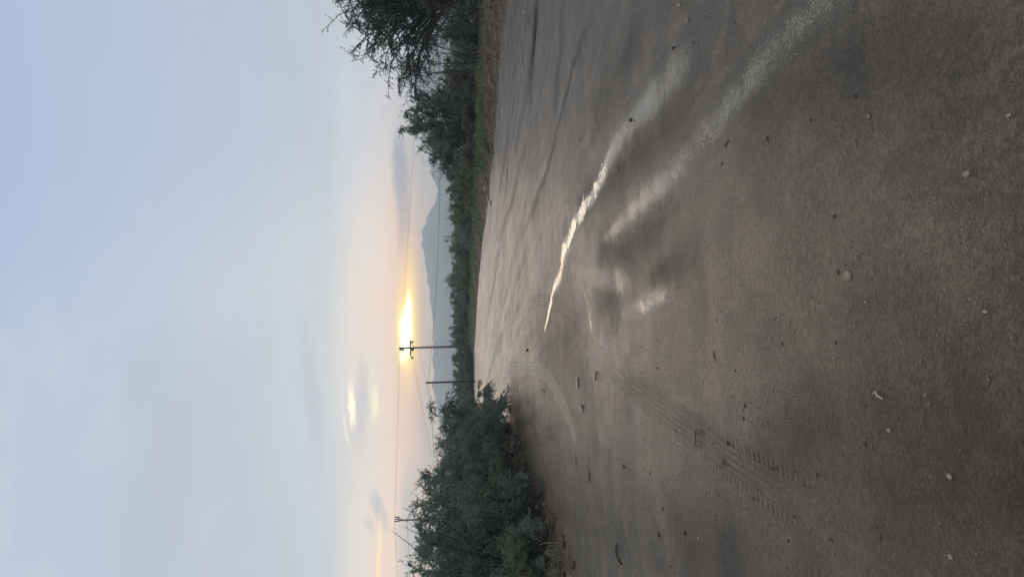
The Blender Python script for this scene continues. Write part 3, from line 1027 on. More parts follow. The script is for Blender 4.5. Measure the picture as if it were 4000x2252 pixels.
sh2 = sh[3] + np.linspace(0, 1, 5)[:, None] * np.array([.12, 0.1, .20])
v, q, t = tube_path(sh2, .005, .002, 4)
ac.add(v, q, t)
ac.build('dead_branch', M['bark'], pl)
plant('left_b', 0, 2090, 16.8, 'wide grey green shrub in the middle of the left row, behind the pale weed', H=2.5, Rx=2.0, seed=22, group=G_LEFT, **BIG)
plant('left_c', 0, 1910, 19.5, 'tall arching shrub of the left row below the dark smudge of cloud', H=2.5, Rx=1.85, seed=23, group=G_LEFT, **BIG)
plant('left_d', 0, 1765, 23.0, 'drooping shrub at the far end of the left row, leaning over the sand', H=2.6, Rx=1.5, seed=24, group=G_LEFT, **{**BIG, 'droop': 0.2, 'wisp': .12})
plant('left_c', 0, 0, 0, 'shrub standing behind the nearest shrub of the left row', H=2.25, Rx=2.0, group=G_LEFT, rz=1.9, xyz=(-8.6, 16.5))
plant('left_b', 0, 0, 0, 'shrub standing behind the middle of the left row', H=2.35, Rx=2.0, group=G_LEFT, rz=2.6, xyz=(-8.2, 21.5))
plant('left_d', 0, 0, 0, 'shrub behind the drooping one at the end of the left row', H=2.3, Rx=2.0, group=G_LEFT, rz=4.0, xyz=(-8.4, 28.0))
plant('weed', 0, 2085, 15.1, 'pale yellowish green bushy weed in front of the left shrubs', H=1.32, Rx=0.85, seed=31, name='weed', cat='weed', n0=34, n1=10, n2=7, nl=12, L=0.045, Wd=0.008,
      droop=0.0, base_r=0.35, lo=0.35, stem_r=0.010, l1=0.5, l2=0.2, up=0.1, mats=('leaf_pale', 'twig'))
plant('weed', 0, 1965, 17.0, 'low greyish weed under the middle of the left shrubs', H=0.75, Rx=0.75, rz=1.0)
plant('weed', 0, 2275, 12.3, 'low weed at the foot of the nearest left shrub', H=0.7, Rx=0.6, rz=2.2)

# tree at the right border and the bare shrub beside it
plant('mesq', 0, -40, 30.0, 'tall dark feathery tree overhanging the right end of the bank', H=5.8, Rx=3.6, seed=41, name='mesquite_tree', cat='tree', n0=40, n1=15, n2=11, nl=13, L=0.075, Wd=0.013,
      droop=0.10, base_r=0.12, lo=0.25, trunk_h=1.1, stem_r=0.06, l1=0.42, l2=0.42, wisp=0.22, lumps=0.18, mats=('leaf_dark', 'bark'), up=0.12, ldroop=0.5)
# a stout trunk under its fork
tr = VARI['mesq'][0]
ac = Acc()
v, q, t = tube_path([(0, 0, -0.1), (0.05, 0.02, .4), (0.0, 0.0, .8), (0.04, 0.0, 1.25)], .22, .15, 10)
ac.add(v, q, t)
ac.build('trunk', M['bark'], tr, True)
plant('bare_r', 0, 245, 29.0, 'bare dark shrub with long curved branches between the tree and the round shrub', H=3.2, Rx=1.9, seed=45, n0=10, n1=7, n2=6, nl=6, L=0.05, Wd=0.010, droop=0.05,
      leafy=0.3, stem_r=0.022, l1=0.75, l2=0.40, lo=0.25, curl=0.30, mats=('leaf_dark', 'bark'), up=0.35)
plant('bare_r', 0, 60, 26.5, 'bare twiggy shrub under the tree crown', H=2.4, Rx=1.6, rz=2.0)
plant('round', 0, 500, 37.5, 'large round olive shrub right of the blue cloud bar', H=3.9, Rx=2.4, seed=51, group=G_RIGHT, n0=54, n1=14, n2=9, nl=13, L=0.085, Wd=0.015, droop=0.06, lo=0.0,
      stem_r=0.030, l1=0.33, l2=0.30, lumps=0.06, wisp=0.03, mats=('leaf_grey', 'bark'))
plant('bare_r', 0, 655, 37.0, 'leafless bush with looping twigs at the left side of the round shrub', H=2.7, Rx=1.4, rz=0.6, group=G_RIGHT)
plant('mid_a', 0, 330, 40.0, 'grey green shrub filling in behind the bare curved branches', H=1.75, Rx=2.2, seed=53, group=G_RIGHT, n0=24, n1=10, n2=7, nl=11, L=0.10, Wd=0.017, stem_r=0.022, lo=0.0,
      mats=('leaf_dusty', 'bark'))
plant('mid_b', 0, 110, 33.5, 'grey green shrub behind the foot of the tall tree', H=1.65, Rx=2.1, seed=54, group=G_RIGHT, n0=24, n1=10, n2=7, nl=11, L=0.10, Wd=0.017, stem_r=0.022, lo=0.0,
      mats=('leaf_grey', 'bark'))
plant('mid_a', 0, 575, 35.6, 'low dusty shrub at the foot of the large round shrub', H=1.0, Rx=1.7, rz=4.4, group=G_RIGHT)
plant('mid_a', 0, 430, 35.4, 'low dusty shrub half hidden by the bright grass', H=0.9, Rx=1.5, rz=5.2, group=G_RIGHT)
plant('mid_a', 0, -60, 36, 'dusty shrub behind the tall tree at the frame edge', H=2.6, Rx=2.3, rz=3.0, group=G_RIGHT)
MID = dict(n0=24, n1=9, n2=7, nl=9, L=0.115, Wd=0.021, stem_r=0.022, lo=0.0, wisp=0.2)
plant('far_a', 0, 735, 45.0, 'dark green shrub just past the looping bare twigs', H=1.65, Rx=1.8, seed=61, group=G_RIGHT, mats=('leaf_green', 'bark'), **MID)
plant('far_a', 0, 830, 50.0, 'rounded green shrub under the right shoulder of the mountain', H=1.5, Rx=1.9, rz=1.2, group=G_RIGHT)
plant('far_b', 0, 905, 55.0, 'broad green shrub under the mountain summit', H=1.5, Rx=2.0, seed=62, group=G_RIGHT, mats=('leaf_grey', 'bark'), **MID)
plant('far_c', 0, 1010, 60.0, 'purplish grey twiggy shrub, almost leafless, in the right row', H=1.95, Rx=2.1, seed=63, group=G_RIGHT, mats=('leaf_dusty', 'twig'), **{**MID, 'leafy': 0.35, 'n2': 9, 'l2': .4})
plant('far_a', 0, 1095, 66.0, 'low green shrub between the twiggy grey one and the far end', H=1.6, Rx=2.3, rz=2.5, group=G_RIGHT)
plant('far_b', 0, 690, 52.0, 'grey green shrub seen over the looping bare twigs', H=1.75, Rx=2.2, rz=0.7, group=G_RIGHT)
plant('far_b', 0, 800, 58.0, 'second row shrub behind the rounded green one', H=1.55, Rx=2.5, rz=2.2, group=G_RIGHT)
plant('far_a', 0, 960, 66.0, 'second row shrub behind the purplish twiggy one', H=1.55, Rx=2.6, rz=4.1, group=G_RIGHT)
for i, (py, Y, k, H, Rx, lab) in enumerate([
    (1160, 76, 'far_b', 2.15, 2.3, 'far shrub with a ragged hooked top left of the twiggy grey one'),
    (1225, 79, 'far_a', 1.95, 2.4, 'far rounded shrub straight below the sun glow'),
    (1300, 83, 'far_b', 2.0, 2.5, 'far shrub just right of the crossarm pole'),
    (1375, 87, 'far_d', 1.95, 2.6, 'far olive shrub at the foot of the crossarm pole'),
    (1440, 85, 'far_a', 2.05, 2.6, 'far bright green shrub between the two poles'),
    (1500, 88, 'far_d', 2.1, 2.7, 'far olive shrub at the foot of the thin bare pole'),
    (1570, 90, 'far_b', 2.3, 3.0, 'far shrub left of the thin bare pole'),
    (1640, 92, 'far_d', 2.4, 3.0, 'farthest shrub half hidden behind the drooping left shrub')]):
    if k == 'far_d' and k not in VARI:
        plant(k, 0, py, Y, lab, H=H, Rx=Rx, seed=64, group=G_FAR, mats=('leaf_dusty', 'bark'), **MID)
    else:
        plant(k, 0, py, Y, lab, H=H, Rx=Rx, rz=i * 1.3, group=G_FAR)
for i, (py, Y, k, H, Rx, lab) in enumerate([
    (1120, 88, 'far_d', 1.8, 3.0, 'back row shrub between the ragged topped one and the mountain'),
    (1260, 93, 'far_d', 1.9, 3.2, 'back row shrub behind the rounded one below the sun'),
    (1410, 99, 'far_b', 2.1, 3.3, 'back row shrub behind the crossarm pole'),
    (1540, 101, 'far_a', 2.1, 3.4, 'back row shrub behind the thin bare pole'),
    (1690, 84, 'far_a', 2.2, 3.2, 'back shrub seen through the gap under the left shrubs')]):
    plant(k, 0, py, Y, lab, H=H, Rx=Rx, rz=i * 2.1 + 0.5, group='back row shrubs beyond the wash')

# scrub on the plain beyond: one mass
rng = np.random.default_rng(77)
Ps, Ds = [], []
for i in range(330):
    Y = rng.uniform(60, 330)
    x = rng.uniform(-0.46, 0.46) * Y
    if bank_out(np.array([[x, Y]]))[0] < 6: continue
    if x < 25 and Y < 105 and x > -30: continue
    h, r = rng.uniform(0.9, 1.5) * (1 + Y / 600), rng.uniform(1.2, 2.6)
    n = 420
    d = nrm(rng.normal(size=(n, 3)))
    d[:, 2] = np.abs(d[:, 2])
    rr = rng.uniform(0.5, 1.0, n)[:, None]
    Ps.append(d * rr * np.array([r, r, h]) + np.array([x, Y, gz(x, Y)]))
    Ds.append(d)
lv, lq = leaf_quads(np.vstack(Ps), np.vstack(Ds), 0.42, 0.085, rng, 0.1)
tag(mk('scrub', lv, [lq], M['leaf_dusty']), 'low grey green scrub covering the plain beyond the wash', kind='stuff')


# ------------------------------------------------------------------ grass and herbs
def blades(P, h, w, rng, lean=0.45):
    N = len(P)
    z = height(P)
    b = np.column_stack([P, z - 0.01])
    a = rng.uniform(0, 2 * math.pi, N)
    d = np.stack([np.cos(a), np.sin(a), np.zeros(N)], 1)
    hh = (h * rng.uniform(0.35, 1.2, N) * (1 + 0.5 * np.sin(P[:, 0] * 2.9 + P[:, 1] * 1.9) * np.sin(P[:, 1] * 3.7)))[:, None]
    ln = (lean * rng.uniform(0.2, 1.3, N))[:, None]
    s = np.stack([-np.sin(a), np.cos(a), np.zeros(N)], 1) * w
    m1 = b + np.array([0, 0, 1.0]) * hh * 0.6 + d * hh * ln * 0.35
    tp = b + np.array([0, 0, 1.0]) * hh * (1 - 0.25 * ln) + d * hh * ln
    V = np.stack([b - s, b + s, m1 + s * 0.8, m1 - s * 0.8, tp], 1).reshape(-1, 3)
    i = np.arange(N)[:, None] * 5
    return V, i + np.array([[0, 1, 2, 3]]), i + np.array([[3, 2, 4]])


def strip_points(line, n, lo, hi, rng, side=1, patch=0.6):
    s = np.concatenate([[0], np.cumsum(np.hypot(*np.diff(line, axis=0).T))])
    u = rng.uniform(0, s[-1], n)
    keep = (np.sin(u * 1.7) + np.sin(u * 0.63 + 1) + np.sin(u * 4.1)) * 0.33 + rng.uniform(-.6, .6, n) > -patch
    u = u[keep]
    i = np.clip(np.searchsorted(s, u) - 1, 0, len(line) - 2)
    d = line[i + 1] - line[i]
    d /= np.linalg.norm(d, axis=1, keepdims=True)
    c = line[i] + d * (u - s[i])[:, None]
    nv = np.column_stack([d[:, 1], -d[:, 0]]) * side
    rag = 0.45 * np.sin(u * 2.3 + 0.7) + 0.3 * np.sin(u * 5.9) + 0.25 * np.sin(u * 11.3 + 2)
    return c + nv * (rng.uniform(lo, hi, len(u)) + np.maximum(rag, -lo * .8))[:, None]


rng = np.random.default_rng(91)
RE1 = np.vstack([[9.55, 8], RE[:6]])
g1 = np.vstack([strip_points(RE1, 15000, 1.35, 3.4, rng, 1, -0.45), strip_points(RE1[3:6], 6500, 1.3, 2.8, rng, 1, .1)])
va, qa, ta_ = blades(g1, 0.27, 0.008, rng, .8)
g2 = strip_points(RE[5:], 9000, 0.9, 2.6, rng, 1, 0.0)
vb, qb, tb_ = blades(g2, 0.34, 0.014, rng)
tag(mk('grass', np.vstack([va, vb]), [np.vstack([qa, qb + len(va)]), np.vstack([ta_, tb_ + len(va)])], M['grass']), 'fresh green grass along the right bank', kind='stuff')
LE1 = np.vstack([LE, [-6.2, 29], [-13, 45]])
g3 = strip_points(LE1, 15000, 0.75, 2.6, rng, -1, 0.3)
va, qa, ta_ = blades(g3, 0.30, 0.006, rng, 0.8)
tag(mk('grass', va, [qa, ta_], M['leaf_green']), 'dull grass and herbs under the left shrubs', kind='stuff')
g4 = np.vstack([strip_points(LE1[:5], 420, 0.55, 1.3, rng, -1, 0.3), strip_points(RE1, 900, 0.3, 1.8, rng, 1, 0.3)])
va, qa, ta_ = blades(g4, 0.34, 0.006, rng, 1.0)
tag(mk('dry_grass', va, [qa, ta_], M['dry']), 'scattered pale dry stalks on both banks', kind='stuff')

# ------------------------------------------------------------------ poles and wires
def zpix(px, py, Y):
    return at(px, py, Y)[2]


def post_insulator(base, h, r=.055):
    """ribbed post insulator standing on base"""
    zs = np.linspace(0, h, 15)
    rr = [r * (1.0 if i % 2 else 0.62) for i in range(15)]
    rr[0] = rr[-1] = r * .5
    n = 10
    a = np.arange(n) * 2 * math.pi / n
    V = np.concatenate([np.column_stack([base[0] + q * np.cos(a), base[1] + q * np.sin(a), np.full(n, base[2] + z)]) for z, q in zip(zs, rr)])
    idx = np.arange(15 * n).reshape(15, n)
    q = np.stack([idx[:-1], np.roll(idx[:-1], -1, 1), np.roll(idx[1:], -1, 1), idx[1:]], -1).reshape(-1, 4)
    return V, q


def one(name, parent, mat, *pieces, smooth=False):
    ac = Acc()
    for p_ in pieces: ac.add(*p_)
    return ac.build(name, M[mat], parent, smooth)


YP = 94.0
b0 = at(1825, 1352, YP)
t0 = at(1557, 1359, YP)
base = np.array([b0[0], YP, gz(b0[0], YP)])
pole = empty('utility_pole', tuple(base), 'pale concrete power pole with a crossarm in front of the sun glow', 'utility pole')
top = np.array([t0[0], YP, t0[2]]) - base
H1 = top[2]
axis = lambda z: top * (z / H1)
one('shaft', pole, 'concrete', tube_path([axis(-.3), axis(H1 * .5), axis(H1 - .05)], .17, .095, 12), smooth=True)
zc = zpix(1604, 1358, YP) - base[2]
ca = axis(zc)
xl, xr = at(1604, 1390, YP)[0] - base[0], at(1604, 1328, YP)[0] - base[0]
YF = -0.19
one('crossarm', pole, 'steel', box(((xl + xr) / 2, YF, zc), (xr - xl, .10, .15)))
for sg, xx in ((1, .62), (-1, -.62)):
    one('brace', pole, 'steel', tube_path([(ca[0] + xx, YF - .02, zc - .06), (ca[0] + 0.04 * sg, YF + .05, zc - .58)], .030, .030, 6))
one('centre_box', pole, 'steel', box((ca[0] - .20, YF - .12, zc - .26), (.24, .22, .34)))
# fuse cut-outs hanging by the arm ends
for xx, dz, s in ((xr - .22, -.26, 1), (xl - .18, -.18, -1)):
    one('fuse_cutout', pole, 'ceramic', tube_path([(xx - .08 * s, YF - .1, dz + zc + .16), (xx + .03 * s, YF - .1, dz + zc - .18)], .10, .085, 8),
        box((xx + .1 * s, YF - .1, zc + dz), (.05, .05, .36)), smooth=False)
one('arm_pin', pole, 'steel', tube_path([(xr - .03, YF, zc + .04), (xr - .05, YF, zc + .50)], .030, .012, 6))
one('top_bracket', pole, 'steel', box((top[0] - .16, YF + .06, H1 - .62), (.44, .08, .07)), box((top[0] - .03, YF + .06, H1 - .4), (.06, .06, .5)))
tops1 = []
for k in range(3):
    bx = top[0] + .02 - .16 * k
    bz = H1 - .58 + .0 - .05 * k
    one('insulator', pole, 'ceramic', post_insulator((bx, YF + .06, bz), .50, .075))
    tops1.append(base + np.array([bx, YF + .06, bz + .52]))
one('jumper', pole, 'wire', tube_path([(top[0] - .35, YF, H1 - .6), (top[0] - .15, YF, H1 - 1.0), (top[0] - .06, YF, H1 - 1.4), (ca[0], YF - .12, zc + .1)], .02, .02, 5))

YQ = 87.0
b2 = at(1850, 2020, YQ)
t2 = at(1545, 2031, YQ)
base2 = np.array([b2[0], YQ, gz(b2[0], YQ)])
pole2 = empty('utility_pole', tuple(base2), 'dark pole topped by three upright insulators rising behind the left shrubs', 'utility pole')
top2 = np.array([t2[0], YQ, zpix(1558, 2031, YQ)]) - base2
one('shaft', pole2, 'concrete', tube_path([top2 * -.03, top2 * .5, top2], .17, .10, 12), smooth=True)
one('top_bracket', pole2, 'steel', box((top2[0] + .22, -.12, top2[2] - .02), (.66, .08, .08)), tube_path([(top2[0] + .42, -.12, top2[2]), (top2[0] + .06, -.1, top2[2] - .5)], .03, .03, 6))
tops2 = []
for k in range(3):
    bx = top2[0] - .06 + .24 * k
    bz = top2[2] + .02 - .0 * k
    h = (.52, .46, .42)[k]
    one('insulator', pole2, 'ceramic', post_insulator((bx, -.12, bz), h, .085))
    tops2.append(base2 + np.array([bx, -.12, bz + h + .01]))
one('jumper', pole2, 'wire', tube_path([(top2[0] - .1, -.1, top2[2] - .9), (top2[0] - .45, -.1, top2[2] - 1.3), (top2[0] - .65, -.1, top2[2] - 1.5), (top2[0] - .5, -.1, top2[2] - 2.1), (top2[0] - .55, -.1, top2[2] - 2.9)], .022, .022, 5))

YB = 80.0
b3 = at(1838, 1488, YB)
t3 = at(1664, 1494, YB)
base3 = np.array([b3[0], YB, gz(b3[0], YB)])
top3 = np.array([t3[0], YB, t3[2]]) - base3
pole3 = empty('telephone_pole', tuple(base3), 'thin dark bare wooden pole carrying a single black cable', 'telephone pole')
one('shaft', pole3, 'polewood', tube_path([top3 * -.05, top3 * .5, top3], .125, .095, 10), smooth=True)
one('cable_clamp', pole3, 'steel', box(top3 * .955 + np.array([0, -.11, 0]), (.09, .06, .12)))


def sagline(a, b, sag, n=24):
    t = np.linspace(0, 1, n)[:, None]
    p_ = np.asarray(a) * (1 - t) + np.asarray(b) * t
    p_[:, 2] -= (4 * sag * t * (1 - t))[:, 0]
    return p_


def wire(pts, r, label, mat='wire', name='overhead_wire', group=None):
    v, q, t = tube_path(pts, r, r, 5)
    o0 = pts[0]
    o = mk(name, v - o0, [q, t], M[mat])
    o.location = tuple(o0)
    return tag(o, label, 'wire' if mat == 'wire' else 'cable', group)


far_r = [at(1632 + 3.5 * k, -330, 122) for k in range(3)]
far_l = [at(1559 + 4 * k, 2640, 92) for k in range(3)]
for k, w in enumerate(('uppermost', 'middle', 'lowest')):
    pts = np.vstack([sagline(far_l[k], tops2[k], .12), sagline(tops2[k], tops1[k], .06)[1:], sagline(tops1[k], far_r[k], .75)[1:]])
    wire(pts, .0055, f'{w} of the three thin power wires running between the pole tops', group='power wires on the pole tops')
for k, (a, bpx) in enumerate((((1608, 1375), 1719), ((1610, 1362), 1713), ((1607, 1402), 1724))):
    wire(sagline(at(a[0], a[1], YP - .3), at(bpx, 2090, 330), 1.0), .008, ('thin wire falling left from the middle of the crossarm', 'thin wire falling left from the pole beside the crossarm', 'thin wire falling left from the left end of the crossarm')[k], group='wires falling left from the crossarm')
wire(sagline(at(1636, 1357, YP - .2), at(1690, 1665, 120), .1), .010, 'faint low stay wire falling left from the concrete pole')
gy = at(1625, 1356, YP)
ge = at(1815, 1325, YP)
wire(sagline(gy, (ge[0], YP, gz(ge[0], YP)), .02), .012, 'thin guy wire slanting down right of the concrete pole', name='guy_wire')
wire(sagline(at(1590, 2029, YQ - .15), at(1612, 2640, 88), .1), .012, 'thin low wire leaving the left dark pole')
jl = [at(1602, 1402, YP - .25), at(1590, 1411, YP - .3), at(1573, 1424, YP - .1)]
wire(np.array(jl), .011, 'short drop wire from the crossarm end up to the power wires', name='drop_wire')
cb = base3 + top3 * .955 + np.array([0, -.12, 0])
pts = np.vstack([sagline(at(1694, 2640, 62), cb, .55), sagline(cb, at(1668, -420, 66), 1.25, 40)[1:]])
wire(pts, .016, 'thick black cable strung from the bare pole across the mountains', 'cable', 'black_cable')


# ------------------------------------------------------------------ loose things on the sand
def rock(seed, sx, sy, sz, rough=0.18, sub=2):
    import bmesh
    rng = np.random.default_rng(seed)
    bm = bmesh.new()
    bmesh.ops.create_icosphere(bm, subdivisions=sub, radius=1.0)
    v = np.array([x.co[:] for x in bm.verts])
    f = np.array([[w.index for w in fc.verts] for fc in bm.faces])
    bm.free()
    k = rng.normal(size=(5, 3)) * 1.6
    ph = rng.uniform(0, 6.28, 5)
    d = 1 + rough * sum(np.sin(v @ k[i] + ph[i]) for i in range(5)) / 2.2
    cut = nrm(rng.normal(size=(4, 3)))
    v = v * d[:, None]
    for c in cut:
        h = v @ c
        v -= np.maximum(h - 0.72, 0)[:, None] * c * 0.85
    v = v * np.array([sx, sy, sz])
    return v, f


def stone(px, py, w, label, mat='stone_grey', asp=(1.0, 0.7, 0.5), seed=0, rz=0.0, name='stone', cat='stone', sub=2, rough=.18, sinkf=0.35):
    """w: width in metres"""
    x, y = ground_at(px, py)
    for _ in range(3): x, y = ground_at(px, py, gz(x, y))
    v, f = rock(seed, w / 2 * asp[0], w / 2 * asp[1], w / 2 * asp[2], rough, sub)
    o = mk(name, v, [f], M[mat], None, True)
    o.location = (x, y, gz(x, y) + w / 2 * asp[2] * (1 - 2 * sinkf))
    o.rotation_euler = (0, 0, rz)
    return tag(o, label, cat)


def stick(pxs, r, label, mat='deadwood', name='stick', cat='stick', lift=0.0, r1=None, kink=0.004, seed=1, twigs=0, sides=7):
    rng = np.random.default_rng(seed)
    G = gpts(pxs)
    s = np.linspace(0, 1, 4 * len(G))
    Pp = np.column_stack([np.interp(s, np.linspace(0, 1, len(G)), G[:, i]) for i in (0, 1)])
    z = height(Pp) + r * 0.75 + lift * np.sin(math.pi * s)
    pts = np.column_stack([Pp, z]) + rng.normal(size=(len(s), 3)) * kink
    o0 = pts[len(pts) // 2].copy()
    ac = Acc()
    ac.add(*tube_path(pts - o0, r, r1 if r1 is not None else r * .6, sides))
    for i in range(twigs):
        k = rng.integers(1, len(pts) - 1)
        d = nrm(rng.normal(size=3) * np.array([1, 1, .3]) + np.array([0, 0, .25]))
        L = rng.uniform(2.5, 6) * r + .015
        ac.add(*tube_path([pts[k] - o0, pts[k] - o0 + d * L * .6, pts[k] - o0 + d * L + np.array([0, 0, -.01])], r * .5, r * .2, 4))
    o = ac.build(name, M[mat], None, True)
    o.location = tuple(o0)
    return tag(o, label, cat)


stone(2275, 1592, .125, 'knobbly white stone lying alone near the curved pale tyre track', 'stone_white', (.75, 1.0, .55), 3, .3, rough=.30, sub=3)
stick([(2261, 1474), (2264, 1512)], .017, 'short thick bleached piece of wood lying near the white stone', r1=.016, kink=.002)
stick([(2194, 1708), (2196, 1740)], .011, 'thin pale stick beside the left end of the curved tyre track')
stone(2116, 1682, .13, 'small pale flat stone lying near the drooping left shrub', 'stone_white', (.55, 1.0, .4), 6)
stone(2063, 1366, .12, 'dark brown clod with a pale crumb near the end of the bright trickle', 'clod', (.8, 1, .7), 7, name='dirt_clod', cat='clod', rough=.35)
stone(2125, 1528, .15, 'pale chip in a small group at the bend of the curved tyre track', 'stone_white', (.5, .8, .4), 8)
stone(2118, 1523, .09, 'smaller grey chip in the group at the bend of the curved track', 'stone_grey', (.9, .6, .4), 9)
stone(1962, 1552, .24, 'dark clod nearest the left shrubs, beyond the curved track', 'clod', (.9, .7, .6), 10, name='dirt_clod', cat='clod', rough=.35)
stone(1956, 1559, .16, 'smaller dark clod beside the one beyond the curved track', 'clod', (.9, .7, .6), 12, name='dirt_clod', cat='clod', rough=.35)
stone(1972, 1600, .17, 'dark clod between the drooping shrub and the curved track', 'clod', (1.2, .5, .5), 13, name='dirt_clod', cat='clod', rough=.35)
stone(2109, 1937, .18, 'large dark angular clod at the edge of the left dirt bank', 'clod', (.75, 1.1, .6), 14, name='dirt_clod', cat='clod', rough=.3)
stone(2118, 1962, .055, 'white chip beside the large dark clod on the left bank', 'stone_white', (.8, .6, .5), 15)
stone(3346, 1008, .021, 'rounded pale pebble next to the half buried olive stone', 'stone_olive', (.75, 1, .55), 16, rough=.12)
stone(3310, 1077, .062, 'flat olive stone half buried in the sand', 'stone_olive', (.75, 1.0, .25), 17, rough=.10, sinkf=.42)
stone(3382, 1178, .013, 'small white pebble left of the buried olive stone', 'stone_white', (.6, 1, .6), 18)
stone(3850, 1217, .020, 'white pebble at the very front of the sand', 'stone_white', (.5, 1, .5), 19)
stone(3941, 450, .016, 'bright pebble at the front right of the sand', 'stone_white', (.6, 1, .5), 20)
stone(3112, 213, .015, 'tiny white pebble beside the smooth pale streak', 'stone_white', (.5, 1, .5), 21)
stone(3395, 455, .018, 'dull yellowish pebble in the right foreground', 'stone_olive', (.8, 1, .6), 22)
stone(3075, 1022, .012, 'tiny white flake in the middle foreground, right one of a pair', 'stone_white', (.5, 1, .5), 23)
stone(3048, 1055, .012, 'tiny white flake in the middle foreground, left one of a pair', 'stone_white', (.7, 1, .5), 24)
stone(3780, 678, .028, 'pale chalky crumb in the right foreground', 'stone_grey', (.8, 1, .5), 25, rough=.35)
stone(3475, 1678, .024, 'pale chip with a dark hollow beside it in the left foreground', 'stone_grey', (.7, 1, .6), 26)
stone(3710, 1860, .024, 'dull grey crumb in the dark left foreground corner', 'stone_grey', (.8, 1, .5), 27)
stone(3715, 2173, .022, 'grey pebble at the lower left edge of the sand', 'stone_grey', (.8, 1, .5), 28)
stone(2451, 1832, .032, 'upright white chip beside two dark scraps on the left sand', 'stone_white', (.5, 1, .7), 29)
stone(2728, 2100, .036, 'pale leaf shaped chip between the dark hollows on the left', 'stone_grey', (.6, 1.1, .3), 30)
stone(2305, 2013, .035, 'white chip on the smooth patch below the left bank', 'stone_white', (.5, 1, .5), 31)
for px, py, w, lab, sd in ((2437, 1822, .09, 'long dark scrap beside the upright white chip', 33), (2588, 1986, .07, 'small dark clod above the two dark hollows on the left', 34),
                           (2573, 2085, .085, 'dark lump standing for shade in the farther of the two left hollows', 35), (2676, 2082, .07, 'dark lump standing for shade in the nearer of the two left hollows', 36),  # the two hollows: flat dark lumps stand in for their shade
                           (2300, 1542, .06, 'small dark clod between the bleached wood and the white stone', 37), (3328, 966, .016, 'dark seed sized clod above the rounded pale pebble', 38),
                           (3856, 1220 - 22, .014, 'dark crumb touching the front white pebble', 39), (3276, 1546, .020, 'dark crumb in the left foreground', 40)):
    stone(px, py, w * .72, lab, 'clod', (.5, 1.1, .30), sd, name='dirt_clod', cat='clod', rough=.35)
stone(2462, 470, .045, 'dark clod lying in the wide damp streak', 'clod', (.7, 1.1, .5), 41, name='dirt_clod', cat='clod', rough=.35)
stone(2630, 190, .034, 'brown clod at the right end of the damp streak', 'clod', (.6, 1.1, .6), 42, name='dirt_clod', cat='clod', rough=.35)
stone(2688, 80, .045, 'brown clod with a pale back near the right border', 'stone_grey', (.6, 1.2, .6), 43)
stone(2655, 20, .05, 'tall greyish chip at the right border of the sand', 'stone_grey', (.5, 1.2, .6), 44)
for px, py, w, lab, sd in ((2049, 50, .15, 'long white stone by the right bank under the tree', 45), (1977, 128, .13, 'pale stone at the foot of the right bank under the tree', 46),
                           (1951, 155, .11, 'white angular stone on the right bank under the tree', 47), (1954, 278, .12, 'white stone on the bank below the bare curved shrub', 48),
                           (2043, 270, .13, 'white stone on the sand below the bare curved shrub', 49), (1960, 222, .12, 'small white chip on the bank left of the tree', 50),
                           (1924, 432, .22, 'white chip in front of the bright grass', 51), (1878, 735, .30, 'pale curved chip under the looping bare twigs', 52),
                           (1905, 772, .34, 'pale flat stone at the bank foot below the mountain shoulder', 53), (1903, 824, .36, 'larger pale stone at the bank foot below the mountain summit', 54),
                           (1885, 793, .20, 'small pale chip on the bank below the mountain shoulder', 55), (2262, 545, .05, 'bright white chip near the dark narrow tyre track', 56)):
    stone(px, py, w, lab, 'stone_white', (1.0, .55, .45), sd, rough=.25)
stick([(2718, 1678), (2722, 1692), (2713, 1740)], 0.0037, 'thin broken twig lying across the main tyre track', 'brownwood', 'twig', 'twig', .02, .004, .003, 5, 5, 5)
stick([(2718, 1694), (2748, 1682)], 0.0026, 'short curved dark twig touching the broken one on the track', 'brownwood', 'twig', 'twig', .01, .003, .002, 6, 0, 5)
stick([(2790, 1370), (2801, 1412)], 0.0032, 'dark brown twig on the bare sand right of the main track', 'brownwood', 'twig', 'twig', 0, .004, .003, 7, 0, 5)
stick([(2872, 545), (2850, 575)], 0.0037, 'dark brown twig on the right sand beside the damp streak', 'brownwood', 'twig', 'twig', 0, .004, .002, 8, 0, 5)
stick([(3465, 1525), (3500, 1555)], .004, 'pale curved twig in the left foreground', 'deadwood', 'twig', 'twig', .006, .003, .002, 9, 1, 5)
stick([(3040, 1252), (3054, 1237)], 0.0021, 'tiny dark twig in the middle foreground', 'brownwood', 'twig', 'twig', 0, .002, .001, 10, 0, 4)
stick([(2415, 2120), (2414, 2160), (2428, 2205)], 0.0098, 'dark curved stick at the left edge of the sand', 'brownwood', 'stick', 'stick', .01, .008, .004, 11, 1, 6)
stick([(2302, 1840), (2305, 1880)], 0.0070, 'thin dark root on the sand below the left bank', 'brownwood', 'stick', 'stick', 0, .006, .004, 12, 1, 5)
stick([(2249, 1780), (2252, 1815)], 0.0053, 'thin dark twig past the end of the curved tyre track', 'brownwood', 'twig', 'twig', 0, .006, .004, 13, 1, 5)
stick([(2343, 1450), (2340, 1480)], 0.0063, 'ragged dark twig between the main track and the bleached wood', 'brownwood', 'twig', 'twig', .01, .006, .004, 14, 3, 5)
stick([(1848, 1578), (1862, 1562), (1878, 1532)], 0.0154, 'dark leafy twig fallen on the sand beyond the left shrubs', 'brownwood', 'branch', 'branch', .10, .01, .03, 15, 14, 5)

